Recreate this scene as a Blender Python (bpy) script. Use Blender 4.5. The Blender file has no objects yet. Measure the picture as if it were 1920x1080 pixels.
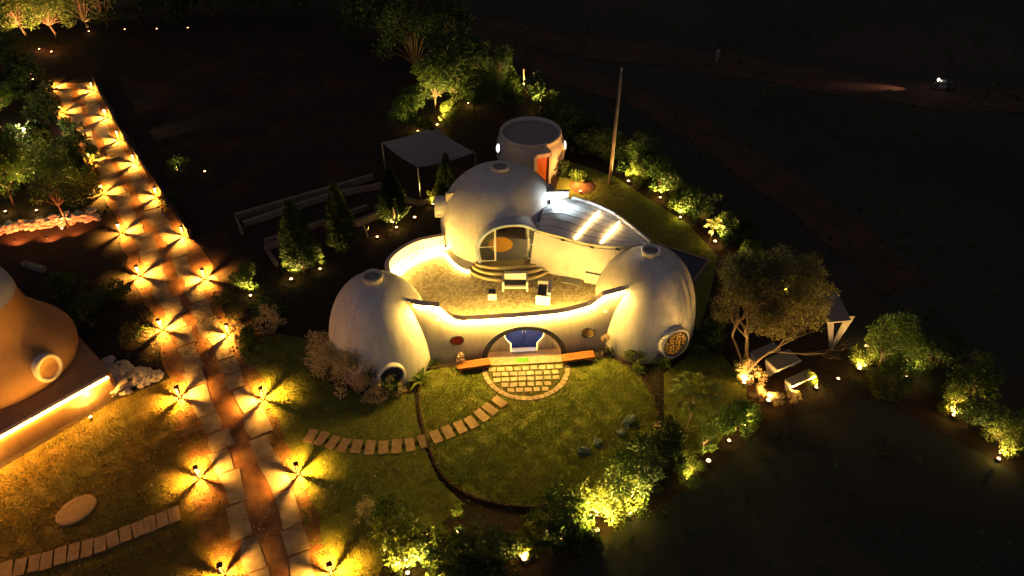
import bpy, math, random
import numpy as np
from mathutils import Vector, Matrix
R=math.radians; PI=math.pi
S=bpy.context.scene; C=S.collection
rng=random.Random(7); nr=np.random.default_rng(7)
# ------------------------------------------------------------------ camera, sky, exposure
PITCH=R(40); FPX=1400.0; CAMH=27.0
cam=bpy.data.cameras.new('camera'); camo=bpy.data.objects.new('camera',cam); C.objects.link(camo)
camo.location=(0,0,CAMH); camo.rotation_euler=(R(90)-PITCH,0,0)
cam.sensor_width=36; cam.lens=FPX/1920*36; cam.clip_end=3000; cam.clip_start=.5
S.camera=camo
w=bpy.data.worlds.new('World'); S.world=w; w.use_nodes=True
nt=w.node_tree; bg=nt.nodes['Background']
sky=nt.nodes.new('ShaderNodeTexSky'); sky.sky_type='NISHITA'; sky.sun_disc=False
sky.sun_elevation=R(-5); sky.sun_rotation=R(200); sky.ozone_density=3
hs=nt.nodes.new('ShaderNodeHueSaturation'); hs.inputs['Saturation'].default_value=.75; hs.inputs['Value'].default_value=2.5
ad=nt.nodes.new('ShaderNodeMix'); ad.data_type='RGBA'; ad.blend_type='ADD'; ad.inputs[0].default_value=1; ad.inputs[7].default_value=(.026,.0205,.016,1)
nt.links.new(sky.outputs[0],hs.inputs['Color']); nt.links.new(hs.outputs[0],ad.inputs[6]); nt.links.new(ad.outputs[2],bg.inputs[0]); bg.inputs[1].default_value=1.0
S.view_settings.view_transform='Standard'; S.view_settings.look='None'
S.view_settings.exposure=1.0; S.view_settings.gamma=1; S.view_settings.use_curve_mapping=False
S.render.engine='CYCLES'; S.cycles.use_denoising=True; S.cycles.use_light_tree=True
S.cycles.max_bounces=5; S.cycles.diffuse_bounces=3; S.cycles.glossy_bounces=2; S.cycles.transparent_max_bounces=8
S.cycles.sample_clamp_indirect=4; S.cycles.caustics_reflective=False; S.cycles.caustics_refractive=False

def at(px,py,z=0.0):
    """world point at height z seen at a photograph pixel (survey of the site plan)"""
    x=(px-960)/FPX; y=-(py-540)/FPX
    d=Vector((x, math.cos(PITCH)+y*math.sin(PITCH), -math.sin(PITCH)+y*math.cos(PITCH)))
    t=(z-CAMH)/d.z
    return Vector((d.x*t,d.y*t,z))
# ------------------------------------------------------------------ materials
def mat(name,col,rough=.8,noise=None,scale=6,bump=0,bscale=40,metal=0,island=0,spec=.3,trans=0,detail=4,col3=None,scale3=1.0,streak=0):
    m=bpy.data.materials.new(name); m.use_nodes=True; n=m.node_tree.nodes; l=m.node_tree.links
    b=n['Principled BSDF']; b.inputs['Roughness'].default_value=rough; b.inputs['Metallic'].default_value=metal
    b.inputs['Specular IOR Level'].default_value=spec
    b.inputs['Base Color'].default_value=(*col,1)
    tc=n.new('ShaderNodeNewGeometry'); src=None
    if noise:
        t=n.new('ShaderNodeTexNoise'); t.inputs['Scale'].default_value=scale; t.inputs['Detail'].default_value=detail
        l.new(tc.outputs['Position'],t.inputs['Vector'])
        rp=n.new('ShaderNodeValToRGB'); rp.color_ramp.elements[0].position=.36; rp.color_ramp.elements[1].position=.64
        rp.color_ramp.elements[0].color=(*col,1); rp.color_ramp.elements[1].color=(*noise,1)
        l.new(t.outputs['Fac'],rp.inputs[0]); src=rp.outputs[0]
    if col3:
        t=n.new('ShaderNodeTexNoise'); t.inputs['Scale'].default_value=scale3; t.inputs['Detail'].default_value=3
        l.new(tc.outputs['Position'],t.inputs['Vector'])
        rp=n.new('ShaderNodeValToRGB'); rp.color_ramp.elements[0].position=.5; rp.color_ramp.elements[1].position=.72
        mx=n.new('ShaderNodeMix'); mx.data_type='RGBA'
        l.new(t.outputs['Fac'],rp.inputs[0]); l.new(rp.outputs[0],mx.inputs[0]); l.new(src,mx.inputs[6]); mx.inputs[7].default_value=(*col3,1)
        src=mx.outputs[2]
    if streak and src:
        mp=n.new('ShaderNodeMapping'); mp.inputs['Scale'].default_value=(3.2,3.2,.35); l.new(tc.outputs['Position'],mp.inputs['Vector'])
        t=n.new('ShaderNodeTexNoise'); t.inputs['Scale'].default_value=1.6; t.inputs['Detail'].default_value=7; t.inputs['Roughness'].default_value=.65
        l.new(mp.outputs[0],t.inputs['Vector']); rp=n.new('ShaderNodeValToRGB'); rp.color_ramp.elements[0].position=.52; rp.color_ramp.elements[1].position=.78; rp.color_ramp.elements[1].color=(streak,streak,streak,1)
        mx=n.new('ShaderNodeMix'); mx.data_type='RGBA'; l.new(t.outputs['Fac'],rp.inputs[0]); l.new(rp.outputs[0],mx.inputs[0]); l.new(src,mx.inputs[6]); mx.inputs[7].default_value=(col[0]*.45,col[1]*.40,col[2]*.34,1); src=mx.outputs[2]
        # splash dirt just above the ground
        sp=n.new('ShaderNodeSeparateXYZ'); l.new(tc.outputs['Position'],sp.inputs[0]); ad=n.new('ShaderNodeMath'); ad.operation='MULTIPLY_ADD'; l.new(t.outputs['Fac'],ad.inputs[0]); ad.inputs[1].default_value=-.9; l.new(sp.outputs[2],ad.inputs[2])
        mr=n.new('ShaderNodeMapRange'); mr.inputs[1].default_value=-.45; mr.inputs[2].default_value=.15; mr.inputs[3].default_value=.7; mr.inputs[4].default_value=0; l.new(ad.outputs[0],mr.inputs[0])
        m3=n.new('ShaderNodeMix'); m3.data_type='RGBA'; l.new(mr.outputs[0],m3.inputs[0]); l.new(src,m3.inputs[6]); m3.inputs[7].default_value=(.22,.14,.08,1); src=m3.outputs[2]
    if island:
        hs=n.new('ShaderNodeHueSaturation'); mr=n.new('ShaderNodeMapRange')
        mr.inputs[3].default_value=1-island; mr.inputs[4].default_value=1+island
        l.new(tc.outputs['Random Per Island'],mr.inputs[0]); l.new(mr.outputs[0],hs.inputs['Value'])
        oi=n.new('ShaderNodeObjectInfo'); m2=n.new('ShaderNodeMapRange'); m2.inputs[3].default_value=.485; m2.inputs[4].default_value=.515
        l.new(oi.outputs['Random'],m2.inputs[0]); l.new(m2.outputs[0],hs.inputs['Hue'])
        if src: l.new(src,hs.inputs['Color'])
        else: hs.inputs['Color'].default_value=(*col,1)
        src=hs.outputs[0]
    if src: l.new(src,b.inputs['Base Color'])
    if bump:
        t2=n.new('ShaderNodeTexNoise'); t2.inputs['Scale'].default_value=bscale; t2.inputs['Detail'].default_value=5
        l.new(tc.outputs['Position'],t2.inputs['Vector'])
        bp=n.new('ShaderNodeBump'); bp.inputs['Strength'].default_value=bump; bp.inputs['Distance'].default_value=.02
        l.new(t2.outputs['Fac'],bp.inputs['Height']); l.new(bp.outputs[0],b.inputs['Normal'])
    if trans:
        tr=n.new('ShaderNodeBsdfTranslucent'); ms=n.new('ShaderNodeMixShader'); ms.inputs[0].default_value=trans
        if src: l.new(src,tr.inputs[0])
        else: tr.inputs[0].default_value=(*col,1)
        l.new(b.outputs[0],ms.inputs[1]); l.new(tr.outputs[0],ms.inputs[2]); l.new(ms.outputs[0],n['Material Output'].inputs[0])
    return m
def emit(name,col,st):
    m=bpy.data.materials.new(name); m.use_nodes=True; n=m.node_tree.nodes
    b=n['Principled BSDF']; b.inputs['Base Color'].default_value=(.8,.8,.8,1)
    b.inputs['Emission Color'].default_value=(*col,1); b.inputs['Emission Strength'].default_value=st
    return m
WARM=(1,.50,.13); AMBER=(1,.42,.07); SPOTC=(1,.62,.16); COOL=(.75,.9,1)
M={}
M['plaster']=mat('plaster',(.72,.69,.64),.85,(.66,.63,.58),1.1,.45,11,col3=(.56,.50,.42),scale3=.45,streak=.6)
M['plaster_cream']=mat('plaster_cream',(.66,.60,.47),.85,(.60,.54,.42),1.3,.45,11,streak=.55)
M['orange_plaster']=mat('orange_plaster',(.40,.25,.12),.85,(.35,.21,.10),.8,.4,11,streak=.5)
M['blue_plaster']=mat('blue_plaster',(.42,.50,.62),.7,(.36,.44,.56),1.5,.2,20)
M['trim_blue']=mat('trim_blue',(.34,.42,.56),.6,(.30,.38,.52),3,.1,30)
M['dark_trim']=mat('dark_trim',(.04,.045,.06),.6,(.06,.06,.07),5,.2,40)
M['door_blue']=mat('door_blue',(.03,.07,.36),.45,(.04,.09,.42),2,.1,30)
M['red_pane']=mat('red_pane',(.55,.05,.02),.3,(.45,.04,.02),4)
M['amber_pane']=mat('amber_pane',(.42,.26,.10),.3,(.30,.18,.07),9)
M['metal_dark']=mat('metal_dark',(.05,.05,.05),.5,metal=.6)
M['metal_grey']=mat('metal_grey',(.30,.30,.30),.45,metal=.5)
M['frame_alu']=mat('frame_alu',(.6,.6,.58),.4)
M['canopy']=mat('canopy',(.74,.74,.72),.6,(.66,.66,.64),2.2,.15,12,col3=(.52,.47,.42),scale3=.8)
M['wood']=mat('wood',(.34,.115,.022),.6,(.25,.08,.018),9,.2,50)
M['cushion']=mat('cushion',(.07,.07,.085),.95,(.09,.09,.10),20,.3,90)
M['white_paint']=mat('white_paint',(.74,.72,.68),.5,(.70,.68,.63),6)
M['rug']=mat('rug',(.70,.33,.05),.95,(.62,.28,.04),12,.3,60)
M['redwall']=mat('redwall',(.22,.05,.035),.9,(.18,.04,.03),3)
M['floor_grey']=mat('floor_grey',(.10,.09,.11),.5,(.12,.10,.12),2)
M['green_mat']=mat('green_mat',(.10,.30,.03),.95,(.08,.25,.02),40,.4,90)
M['bark']=mat('bark',(.08,.055,.035),.9,(.13,.095,.06),14,.6,40)
M['bark_pale']=mat('bark_pale',(.42,.34,.25),.9,(.30,.23,.16),14,.5,40)
M['concrete']=mat('concrete',(.30,.25,.18),.9,(.22,.17,.12),2.5,.4,25,col3=(.16,.12,.09),scale3=1.2)
M['slab']=mat('slab',(.40,.27,.15),.85,(.31,.20,.11),5,.35,40)
M['paver']=mat('paver',(.46,.35,.22),.85,(.36,.26,.15),6,.4,40,island=.12)
M['stone']=mat('stone',(.62,.56,.46),.9,(.48,.42,.34),5,.6,25,island=.2)
M['rock_blue']=mat('rock_blue',(.075,.11,.12),.85,(.05,.08,.09),5,.6,25)
M['soil']=mat('soil',(.036,.023,.014),.95,(.022,.015,.010),.9,.9,9,col3=(.065,.028,.015),scale3=.3)
M['redsoil']=mat('redsoil',(.24,.105,.045),.95,(.13,.060,.030),1.6,.9,14,col3=(.36,.20,.09),scale3=.6)
M['tread']=mat('tread',(.20,.13,.06),.9,(.30,.21,.10),30,.4,60)
M['nosing']=mat('nosing',(.75,.66,.42),.8,(.35,.26,.13),22,.4,60)
M['field']=mat('field',(.050,.050,.034),.98,(.032,.034,.024),.10,.8,2,col3=(.070,.050,.036),scale3=.035,detail=8)
M['dirt_road']=mat('dirt_road',(.085,.050,.034),.98,(.060,.036,.026),.5,.6,4)
M['lawn_base']=mat('lawn_base',(.17,.19,.03),.98,(.15,.17,.028),3.5,.9,30,col3=(.18,.16,.03),scale3=.45,detail=8)
M['grass']=mat('grass',(.25,.30,.042),.9,(.19,.25,.036),.8,island=.35,trans=.25,col3=(.30,.26,.05),scale3=.4)
M['grass_amber']=mat('grass_amber',(.28,.24,.040),.9,(.22,.19,.034),.8,island=.3,trans=.25,col3=(.24,.23,.04),scale3=.35)  # browner blades take the amber lamp light into their colour
M['lawn_amber']=mat('lawn_amber',(.20,.14,.03),.98,(.16,.11,.026),3.5,.9,30,col3=(.12,.12,.028),scale3=.35,detail=8)  # amber lamp light tinted into the side lawn's base colour
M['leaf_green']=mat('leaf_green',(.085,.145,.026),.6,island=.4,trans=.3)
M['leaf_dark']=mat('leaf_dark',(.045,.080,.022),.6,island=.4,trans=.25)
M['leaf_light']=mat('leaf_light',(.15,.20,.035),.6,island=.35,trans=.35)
M['leaf_conifer']=mat('leaf_conifer',(.055,.090,.022),.7,island=.4,trans=.2)
M['leaf_brown']=mat('leaf_brown',(.17,.17,.055),.8,island=.45,trans=.25)
M['leaf_dry']=mat('leaf_dry',(.60,.50,.27),.8,island=.35,trans=.3)
M['blossom']=mat('blossom',(.42,.30,.24),.8,island=.3,trans=.35)
M['fabric']=mat('fabric',(.30,.26,.24),.9,(.25,.22,.2),2,.2,20)
M['water']=mat('water',(.012,.03,.07),.08,(.01,.025,.06),.6,spec=.6)
M['joint']=mat('joint',(.17,.12,.04),.95,(.11,.09,.03),6,.6,30)
M['led']=emit('led',(1,.60,.11),265)
M['led_floor']=emit('led_floor',(1,.60,.11),330)
M['led_amber']=emit('led_amber',(1,.42,.05),120)
M['led_roof']=emit('led_roof',(1,.60,.20),12)
M['lens']=emit('lens',(1,.45,.16),5)
M['lens_white']=emit('lens_white',(.85,.95,1),40)
M['window_white']=emit('window_white',(.75,.95,1),4)
M['pane_lit']=emit('pane_lit',(1,.75,.2),.25)
def terrace_material():
    m=mat('terrace_mosaic',(.2,.2,.2),.8); n=m.node_tree.nodes; l=m.node_tree.links; b=n['Principled BSDF']
    g=n.new('ShaderNodeNewGeometry'); v=n.new('ShaderNodeTexVoronoi'); v.inputs['Scale'].default_value=7.5
    v2=n.new('ShaderNodeTexVoronoi'); v2.feature='DISTANCE_TO_EDGE'; v2.inputs['Scale'].default_value=7.5
    l.new(g.outputs['Position'],v.inputs['Vector']); l.new(g.outputs['Position'],v2.inputs['Vector'])
    sp=n.new('ShaderNodeSeparateColor'); l.new(v.outputs['Color'],sp.inputs[0])
    rp=n.new('ShaderNodeValToRGB'); rp.color_ramp.elements[0].color=(.30,.24,.14,1); rp.color_ramp.elements[1].color=(.55,.48,.32,1)
    rp.color_ramp.elements[0].position=.15; rp.color_ramp.elements[1].position=.55
    l.new(sp.outputs[0],rp.inputs[0])
    r2=n.new('ShaderNodeValToRGB'); r2.color_ramp.elements[0].position=.02; r2.color_ramp.elements[1].position=.06
    l.new(v2.outputs['Distance'],r2.inputs[0])
    mx=n.new('ShaderNodeMix'); mx.data_type='RGBA'; mx.inputs[6].default_value=(.14,.10,.05,1)
    l.new(r2.outputs[0],mx.inputs[0]); l.new(rp.outputs[0],mx.inputs[7]); l.new(mx.outputs[2],b.inputs['Base Color'])
    bp=n.new('ShaderNodeBump'); bp.inputs['Strength'].default_value=.4; bp.inputs['Distance'].default_value=.01
    l.new(r2.outputs[0],bp.inputs['Height']); l.new(bp.outputs[0],b.inputs['Normal'])
    return m
M['terrace']=terrace_material()
def glass_material():
    m=bpy.data.materials.new('glass'); m.use_nodes=True; n=m.node_tree.nodes; l=m.node_tree.links
    g=n.new('ShaderNodeBsdfGlossy'); g.inputs['Roughness'].default_value=.03; g.inputs[0].default_value=(.8,.8,.8,1)
    t=n.new('ShaderNodeBsdfTransparent'); t.inputs[0].default_value=(.75,.78,.72,1)
    mx=n.new('ShaderNodeMixShader'); mx.inputs[0].default_value=.12
    l.new(t.outputs[0],mx.inputs[1]); l.new(g.outputs[0],mx.inputs[2]); l.new(mx.outputs[0],n['Material Output'].inputs[0])
    return m
M['glass']=glass_material()
# ------------------------------------------------------------------ mesh helpers
class MB:
    def __init__(s): s.v=[]; s.f=[]
    def add(s,vs,fs):
        o=len(s.v); s.v.extend([tuple(p) for p in vs]); s.f.extend([tuple(i+o for i in f) for f in fs]); return s
    def box(s,c,size,rz=0,rot=None,taper=1.0):
        x,y,z=[k/2 for k in size]; vs=[]
        for dz in (-1,1):
            k=taper if dz>0 else 1
            for dx,dy in ((-1,-1),(1,-1),(1,1),(-1,1)): vs.append(Vector((dx*x*k,dy*y*k,dz*z)))
        Mx=rot if rot is not None else Matrix.Rotation(rz,3,'Z')
        vs=[Mx@p+Vector(c) for p in vs]
        return s.add(vs,[(3,2,1,0),(4,5,6,7),(0,1,5,4),(1,2,6,5),(2,3,7,6),(3,0,4,7)])
    def lathe(s,prof,c=(0,0,0),n=48,rot=None,a0=0,a1=2*PI,wob=0):
        full=abs(a1-a0-2*PI)<1e-6; m=n if full else n+1; vs=[]
        for r,z in prof:
            for i in range(m):
                a=a0+(a1-a0)*i/n; p=Vector((r*math.cos(a),r*math.sin(a),z))
                if rot is not None: p=rot@p
                vs.append(p+Vector(c))
        fs=[]
        for j in range(len(prof)-1):
            for i in range(n):
                a=j*m+i; b=j*m+(i+1)%m; fs.append((a,b,b+m,a+m))
        return s.add(vs,fs)
    def tube(s,pts,r,n=6,caps=True):
        pts=[Vector(p) for p in pts]; rs=r if isinstance(r,(list,tuple)) else [r]*len(pts)
        vs=[]; up=Vector((0,0,1))
        for i,p in enumerate(pts):
            d=(pts[min(i+1,len(pts)-1)]-pts[max(i-1,0)]).normalized()
            u=d.cross(up)
            if u.length<.05: u=d.cross(Vector((1,0,0)))
            u.normalize(); v=u.cross(d).normalized()
            for k in range(n):
                a=2*PI*k/n; vs.append(p+(u*math.cos(a)+v*math.sin(a))*rs[i])
        fs=[]
        for i in range(len(pts)-1):
            for k in range(n):
                a=i*n+k; b=i*n+(k+1)%n; fs.append((a,b,b+n,a+n))
        if caps: fs.append(tuple(range(n-1,-1,-1))); fs.append(tuple(range((len(pts)-1)*n,len(pts)*n)))
        return s.add(vs,fs)
    def prism(s,poly,z0,z1):
        n=len(poly); z1s=z1 if isinstance(z1,(list,tuple)) else [z1]*n
        vs=[(p[0],p[1],z0) for p in poly]+[(p[0],p[1],z1s[i]) for i,p in enumerate(poly)]
        fs=[tuple(range(n,2*n)),tuple(range(n-1,-1,-1))]+[(i,(i+1)%n,(i+1)%n+n,i+n) for i in range(n)]
        return s.add(vs,fs)
    def loft(s,rows,flip=False):
        m=len(rows[0]); vs=[p for r in rows for p in r]; fs=[]
        for j in range(len(rows)-1):
            for i in range(m-1):
                a=j*m+i; f=(a,a+1,a+1+m,a+m); fs.append(f[::-1] if flip else f)
        return s.add(vs,fs)
    def strip(s,pts,z0s,z1s,th):
        """wall of thickness th along plan points, per-point bottom and top height"""
        P=[Vector((p[0],p[1])) for p in pts]; n=len(P); L=[];Rr=[]
        for i,p in enumerate(P):
            d=(P[min(i+1,n-1)]-P[max(i-1,0)]).normalized(); nn=Vector((-d.y,d.x))
            L.append(p+nn*th/2); Rr.append(p-nn*th/2)
        vs=[]
        for i in range(n): vs+=[(L[i].x,L[i].y,z0s[i]),(Rr[i].x,Rr[i].y,z0s[i]),(Rr[i].x,Rr[i].y,z1s[i]),(L[i].x,L[i].y,z1s[i])]
        fs=[(3,2,1,0),(4*n-4,4*n-3,4*n-2,4*n-1)]
        for i in range(n-1):
            a=4*i
            for k in range(4): fs.append((a+k,a+(k+1)%4,a+4+(k+1)%4,a+4+k))
        return s.add(vs,fs)
    def mesh(s,name,smooth=False):
        me=bpy.data.meshes.new(name); me.from_pydata(s.v,[],s.f); me.validate()
        if smooth:
            for p in me.polygons: p.use_smooth=True
        me.update(); return me
def obj(name,mb,m,parent=None,smooth=False,loc=None):
    me=mb.mesh(name,smooth) if isinstance(mb,MB) else mb
    if m is not None and not me.materials: me.materials.append(M[m] if isinstance(m,str) else m)
    o=bpy.data.objects.new(name,me); C.objects.link(o)
    if parent: o.parent=parent
    if loc is not None: o.location=loc
    return o
def autosmooth(o,ang=35):
    me=o.data
    for p in me.polygons: p.use_smooth=True
    me.set_sharp_from_angle(angle=R(ang)); return o
def tag(o,label=None,cat=None,group=None,kind=None):
    if label: o['label']=label
    if cat: o['category']=cat
    if group: o['group']=group
    if kind: o['kind']=kind
    return o
def empty(name,loc=(0,0,0),label=None,cat=None,group=None,rz=0):
    o=bpy.data.objects.new(name,None); C.objects.link(o); o.location=loc; o.rotation_euler=(0,0,rz); o.empty_display_size=.2
    return tag(o,label,cat,group)
def copy_tree(o,parent=None):
    c=o.copy(); C.objects.link(c)
    if parent: c.parent=parent
    for ch in list(o.children): copy_tree(ch,c)
    return c
def lamp(name,kind,loc,power,col,parent=None,size=.04,spot=None,blend=.3,aim=None):
    d=bpy.data.lights.new(name,kind); d.energy=power; d.color=col
    if kind in('POINT','SPOT'): d.shadow_soft_size=size
    if kind=='SPOT': d.spot_size=R(spot); d.spot_blend=blend
    o=bpy.data.objects.new(name,d); C.objects.link(o); o.location=loc
    if parent: o.parent=parent
    if aim is not None: o.rotation_euler=(Vector(aim)-Vector(loc)).to_track_quat('-Z','Y').to_euler()
    return o
def smoothpts(pts,n=6):
    """Catmull-Rom through points of any dimension"""
    P=[np.array(p,float) for p in pts]; P=[2*P[0]-P[1]]+P+[2*P[-1]-P[-2]]; out=[]
    for i in range(1,len(P)-2):
        for k in range(n):
            t=k/n; a,b,c,d=P[i-1:i+3]
            out.append(.5*((2*b)+(c-a)*t+(2*a-5*b+4*c-d)*t*t+(3*b-a-3*c+d)*t**3))
    out.append(P[-2]); return out
def sheet(poly,z): return MB().add([(p[0],p[1],z) for p in poly],[tuple(range(len(poly)))])
def inside(poly,x,y):
    n=len(poly); r=np.zeros(np.shape(x),bool); j=n-1
    for i in range(n):
        xi,yi=poly[i][0],poly[i][1]; xj,yj=poly[j][0],poly[j][1]
        r^=((yi>y)!=(yj>y))&(x<(xj-xi)*(y-yi)/(yj-yi+1e-12)+xi); j=i
    return r
# ------------------------------------------------------------------ ground and setting
def field():
    mb=MB(); N=70; xs=np.sign(np.linspace(-1,1,N))*np.abs(np.linspace(-1,1,N))**2.2*600; vs=[]
    for y in xs:
        for x in xs:
            d=math.hypot(x,y-30); k=min(1,max(0,(d-45)/60))
            vs.append((x,y+30,-.012+k*.5*(math.sin(x*.07+1)*math.cos(y*.05)+.3*math.sin(x*.21+y*.17))-k*.5))
    mb.add(vs,[(j*N+i,j*N+i+1,(j+1)*N+i+1,(j+1)*N+i) for j in range(N-1) for i in range(N-1)])
    return tag(obj('ground',mb,'field',smooth=True),'dark unlit open field around the garden plot','ground',kind='structure')
field()
def G2(pts,z=0): return [at(a,b,z) for a,b in pts]
garden=G2([(-700,200),(60,60),(330,20),(700,40),(880,110),(1060,190),(1180,290),(1310,390),(1420,470),(1560,640),(1720,720),(1990,880),(1990,930),(1640,745),(1450,790),(1330,890),(1200,970),(1060,1060),(960,1200),(-700,1200)])
tag(obj('garden_soil',sheet(garden,0),'soil'),'dark reddish brown soil of the walled garden plot','soil',kind='structure')
lawn_round=[tuple(v)[:2] for v in smoothpts([tuple(at(a,b)) for a,b in [(827,690),(792,700),(786,740),(789,780),(803,835),(822,882),(862,920),(925,944),(1000,951),(1075,930),(1150,895),(1205,855),(1232,812),(1232,770),(1215,728),(1185,693),(1150,672)]],5)]
lawn_left=[tuple(at(a,b))[:2] for a,b in [(215,752),(330,705),(360,760),(400,860),(430,950),(470,1130),(-500,1130),(-500,980),(0,880)]]
lawn_mid=[tuple(at(a,b))[:2] for a,b in [(445,650),(520,625),(600,640),(620,720),(700,745),(776,738),(782,790),(800,850),(822,900),(870,945),(830,980),(735,1015),(700,1110),(600,1110),(545,900),(505,830),(470,730)]]
lawn_back=[tuple(at(a,b))[:2] for a,b in [(1060,300),(1150,330),(1290,420),(1345,480),(1330,560),(1310,620),(1100,420),(1040,360)]]
lawn_side=[tuple(at(a,b))[:2] for a,b in [(1245,700),(1330,640),(1400,720),(1400,770),(1330,850),(1262,850),(1245,780)]]
lawns={}
for nm,poly,lb in (('round_lawn',lawn_round,'round mown lawn in front of the blue door'),('side_lawn',lawn_left,'amber lit lawn below the orange plinth'),('path_lawn',lawn_mid,'lawn strip between driveway and round lawn'),('back_lawn',lawn_back,'dark lawn behind the leaf roof'),('tree_lawn',lawn_side,'dim grass patch around the palm like tree')):
    lawns[nm]=tag(obj('lawn',sheet(poly,.006),'lawn_base'),lb,'lawn',kind='structure')
def grass(poly,dens,lb,h=(.035,.08),lean=.6,m='grass'):
    a=np.array(poly); x0,y0=a.min(0); x1,y1=a.max(0); x0=max(x0,-27); y0=max(y0,11)
    n=int((x1-x0)*(y1-y0)*dens); x=nr.uniform(x0,x1,n); y=nr.uniform(y0,y1,n)
    clump=np.sin(x*5.1+np.sin(y*3.7)*2)+np.sin(y*6.3+np.sin(x*4.1)*2)+.8*np.sin(x*1.7-y*2.3)
    k=inside(poly,x,y)&(clump+nr.normal(0,1.2,n)>-2.0); x,y,clump=x[k],y[k],clump[k]; n=len(x)
    an=nr.uniform(0,2*PI,n); hh=nr.uniform(*h,n)*(1+.12*clump); wd=nr.uniform(.012,.03,n); ld=nr.uniform(0,2*PI,n); ll=hh*nr.uniform(.2,lean*1.6,n)
    v=np.empty((n,3,3)); v[:,0]=np.stack([x-np.cos(an)*wd,y-np.sin(an)*wd,0*x+.004],-1); v[:,1]=np.stack([x+np.cos(an)*wd,y+np.sin(an)*wd,0*x+.004],-1)
    v[:,2]=np.stack([x+np.cos(ld)*ll,y+np.sin(ld)*ll,hh],-1)
    me=bpy.data.meshes.new('grass'); me.from_pydata(v.reshape(-1,3).tolist(),[],np.arange(n*3).reshape(-1,3).tolist())
    tag(obj('grass',me,m),lb,'grass',kind='stuff')
grass(lawn_round,950,'short olive grass covering the round lawn')
grass(lawn_left,420,'short amber lit grass beside the orange house',m='grass_amber')
lawns['side_lawn'].data.materials.clear(); lawns['side_lawn'].data.materials.append(M['lawn_amber'])
grass(lawn_mid,420,'short grass beside the stepping slabs')
grass(lawn_side,300,'thin dark grass around the palm like tree')
grass(lawn_back,160,'dark grass behind the leaf roof')
# far dirt road and tracks
def band(px,w0,z,m,name,lb,cat):
    c=[np.array(at(a,b)) for a,b in px]; c=smoothpts(c,5); L=[];Q=[]
    for i,p in enumerate(c):
        d=c[min(i+1,len(c)-1)]-c[max(i-1,0)]; d=d/np.linalg.norm(d); n=np.array([-d[1],d[0],0]); wv=w0*(1+.15*math.sin(i*1.3))
        L.append(tuple(p+n*wv/2+[0,0,z])); Q.append(tuple(p-n*wv/2+[0,0,z]))
    return tag(obj(name,MB().loft([L,Q],True),m),lb,cat,kind='structure')
band([(700,10),(880,48),(1100,88),(1340,118),(1520,148),(1740,180),(1990,195)],4.5,.03,'dirt_road','dirt_road','reddish dirt road crossing the dark field behind the plot','road')
band([(905,70),(1040,130),(1250,210),(1420,320),(1560,420),(1700,540)],3.2,.02,'dirt_road','dirt_track','faint dirt track running beside the hedge','track')
# driveway
rowL=[(97,165),(117,212),(136,260),(171,303),(193,364),(228,437),(263,518),(305,619),(338,746),(376,896),(420,1078)]
rowR=[(175,170),(201,221),(224,262),(254,307),(296,369),(345,443),(385,523),(430,628),(494,749),(560,890),(622,1077)]
dl=[at(*p) for p in rowL]; dr=[at(*p) for p in rowR]
def ext(l): return [l[0]*1+(l[0]-l[1])*.25]+l+[l[-1]+(l[-1]-l[-2])*1.2]
el,er=ext(dl),ext(dr)
eL=[a+(a-b).normalized()*.25 for a,b in zip(el,er)]; eR=[b+(b-a).normalized()*.45 for a,b in zip(el,er)]
def resamp(l,k): 
    return [l[i]*(1-j/k)+l[i+1]*(j/k) for i in range(len(l)-1) for j in range(k)]+[l[-1]]
wob=random.Random(4)
def wobble(l,o): 
    out=[]; v=0
    for i,p in enumerate(l):
        v=v*.7+wob.uniform(-.28,.28); q=o[i]-p; out.append(p+q.normalized()*v)
    return out
fL,fR=resamp(eL,7),resamp(eR,7); eL,eR=wobble(fL,fR),wobble(fR,fL)
drive=tag(obj('driveway',MB().loft([[(p.x,p.y,.010) for p in eL],[(p.x,p.y,.010) for p in eR]],True),'redsoil'),'red soil driveway with two tracks of concrete slabs between bollard lights','driveway',kind='structure')
def along(pts,s):
    for a,b in zip(pts[:-1],pts[1:]):
        L=(b-a).length
        if s<=L: return a+(b-a)*(s/L),(b-a).normalized()
        s-=L
    return pts[-1],(pts[-1]-pts[-2]).normalized()
for f in (.29,.76):
    tr=[a*(1-f)+b*f for a,b in zip(el,er)]; tot=sum((b-a).length for a,b in zip(tr[:-1],tr[1:])); s=0; i=0
    while s<tot-1:
        ln=rng.uniform(1.1,2.2); p,d=along(tr,s+ln/2); n=Vector((-d.y,d.x,0)); wd=rng.uniform(.74,.98)
        off=rng.uniform(-.14,.14); p=p+n*off; q=[]
        for sx,sy in ((-1,-1),(0,-1),(1,-1),(1,1),(0,1),(-1,1)):
            e=p+d*(sx*(ln/2-.05)+rng.uniform(-.05,.05))+n*(sy*wd/2+rng.uniform(-.10,.10)); q.append((e.x,e.y))
        h=rng.uniform(.022,.045); o=obj('slab',MB().prism([(a-p.x,b-p.y) for a,b in q],0,h),'concrete',drive,loc=(p.x,p.y,.0)); s+=ln
rt=[at(a+9,b+2) for a,b in rowR[:6]]; rt=[rt[0]+(rt[0]-rt[1])*.4]+rt
M['dark_wall']=mat('dark_wall',(.05,.04,.03),.95,(.03,.025,.02),4,.5,20)
o=obj('low_barrier',MB().strip([(p.x+.15,p.y) for p in rt],[-.3]*7,[.72]*7,.22),'dark_wall'); tag(o,'low dark wall along the right side of the far driveway','wall')
lt=[at(a-12,b+3) for a,b in rowL[:5]]; lt=[lt[0]+(lt[0]-lt[1])*.4]+lt
o=obj('low_barrier',MB().strip([(p.x-.1,p.y) for p in lt],[-.3]*6,[.55]*6,.22),'dark_wall'); tag(o,'low dark barrier added to cut the bollard light left of the far driveway','wall')  # stands in for dark plants, added to cut off the bollard light
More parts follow.
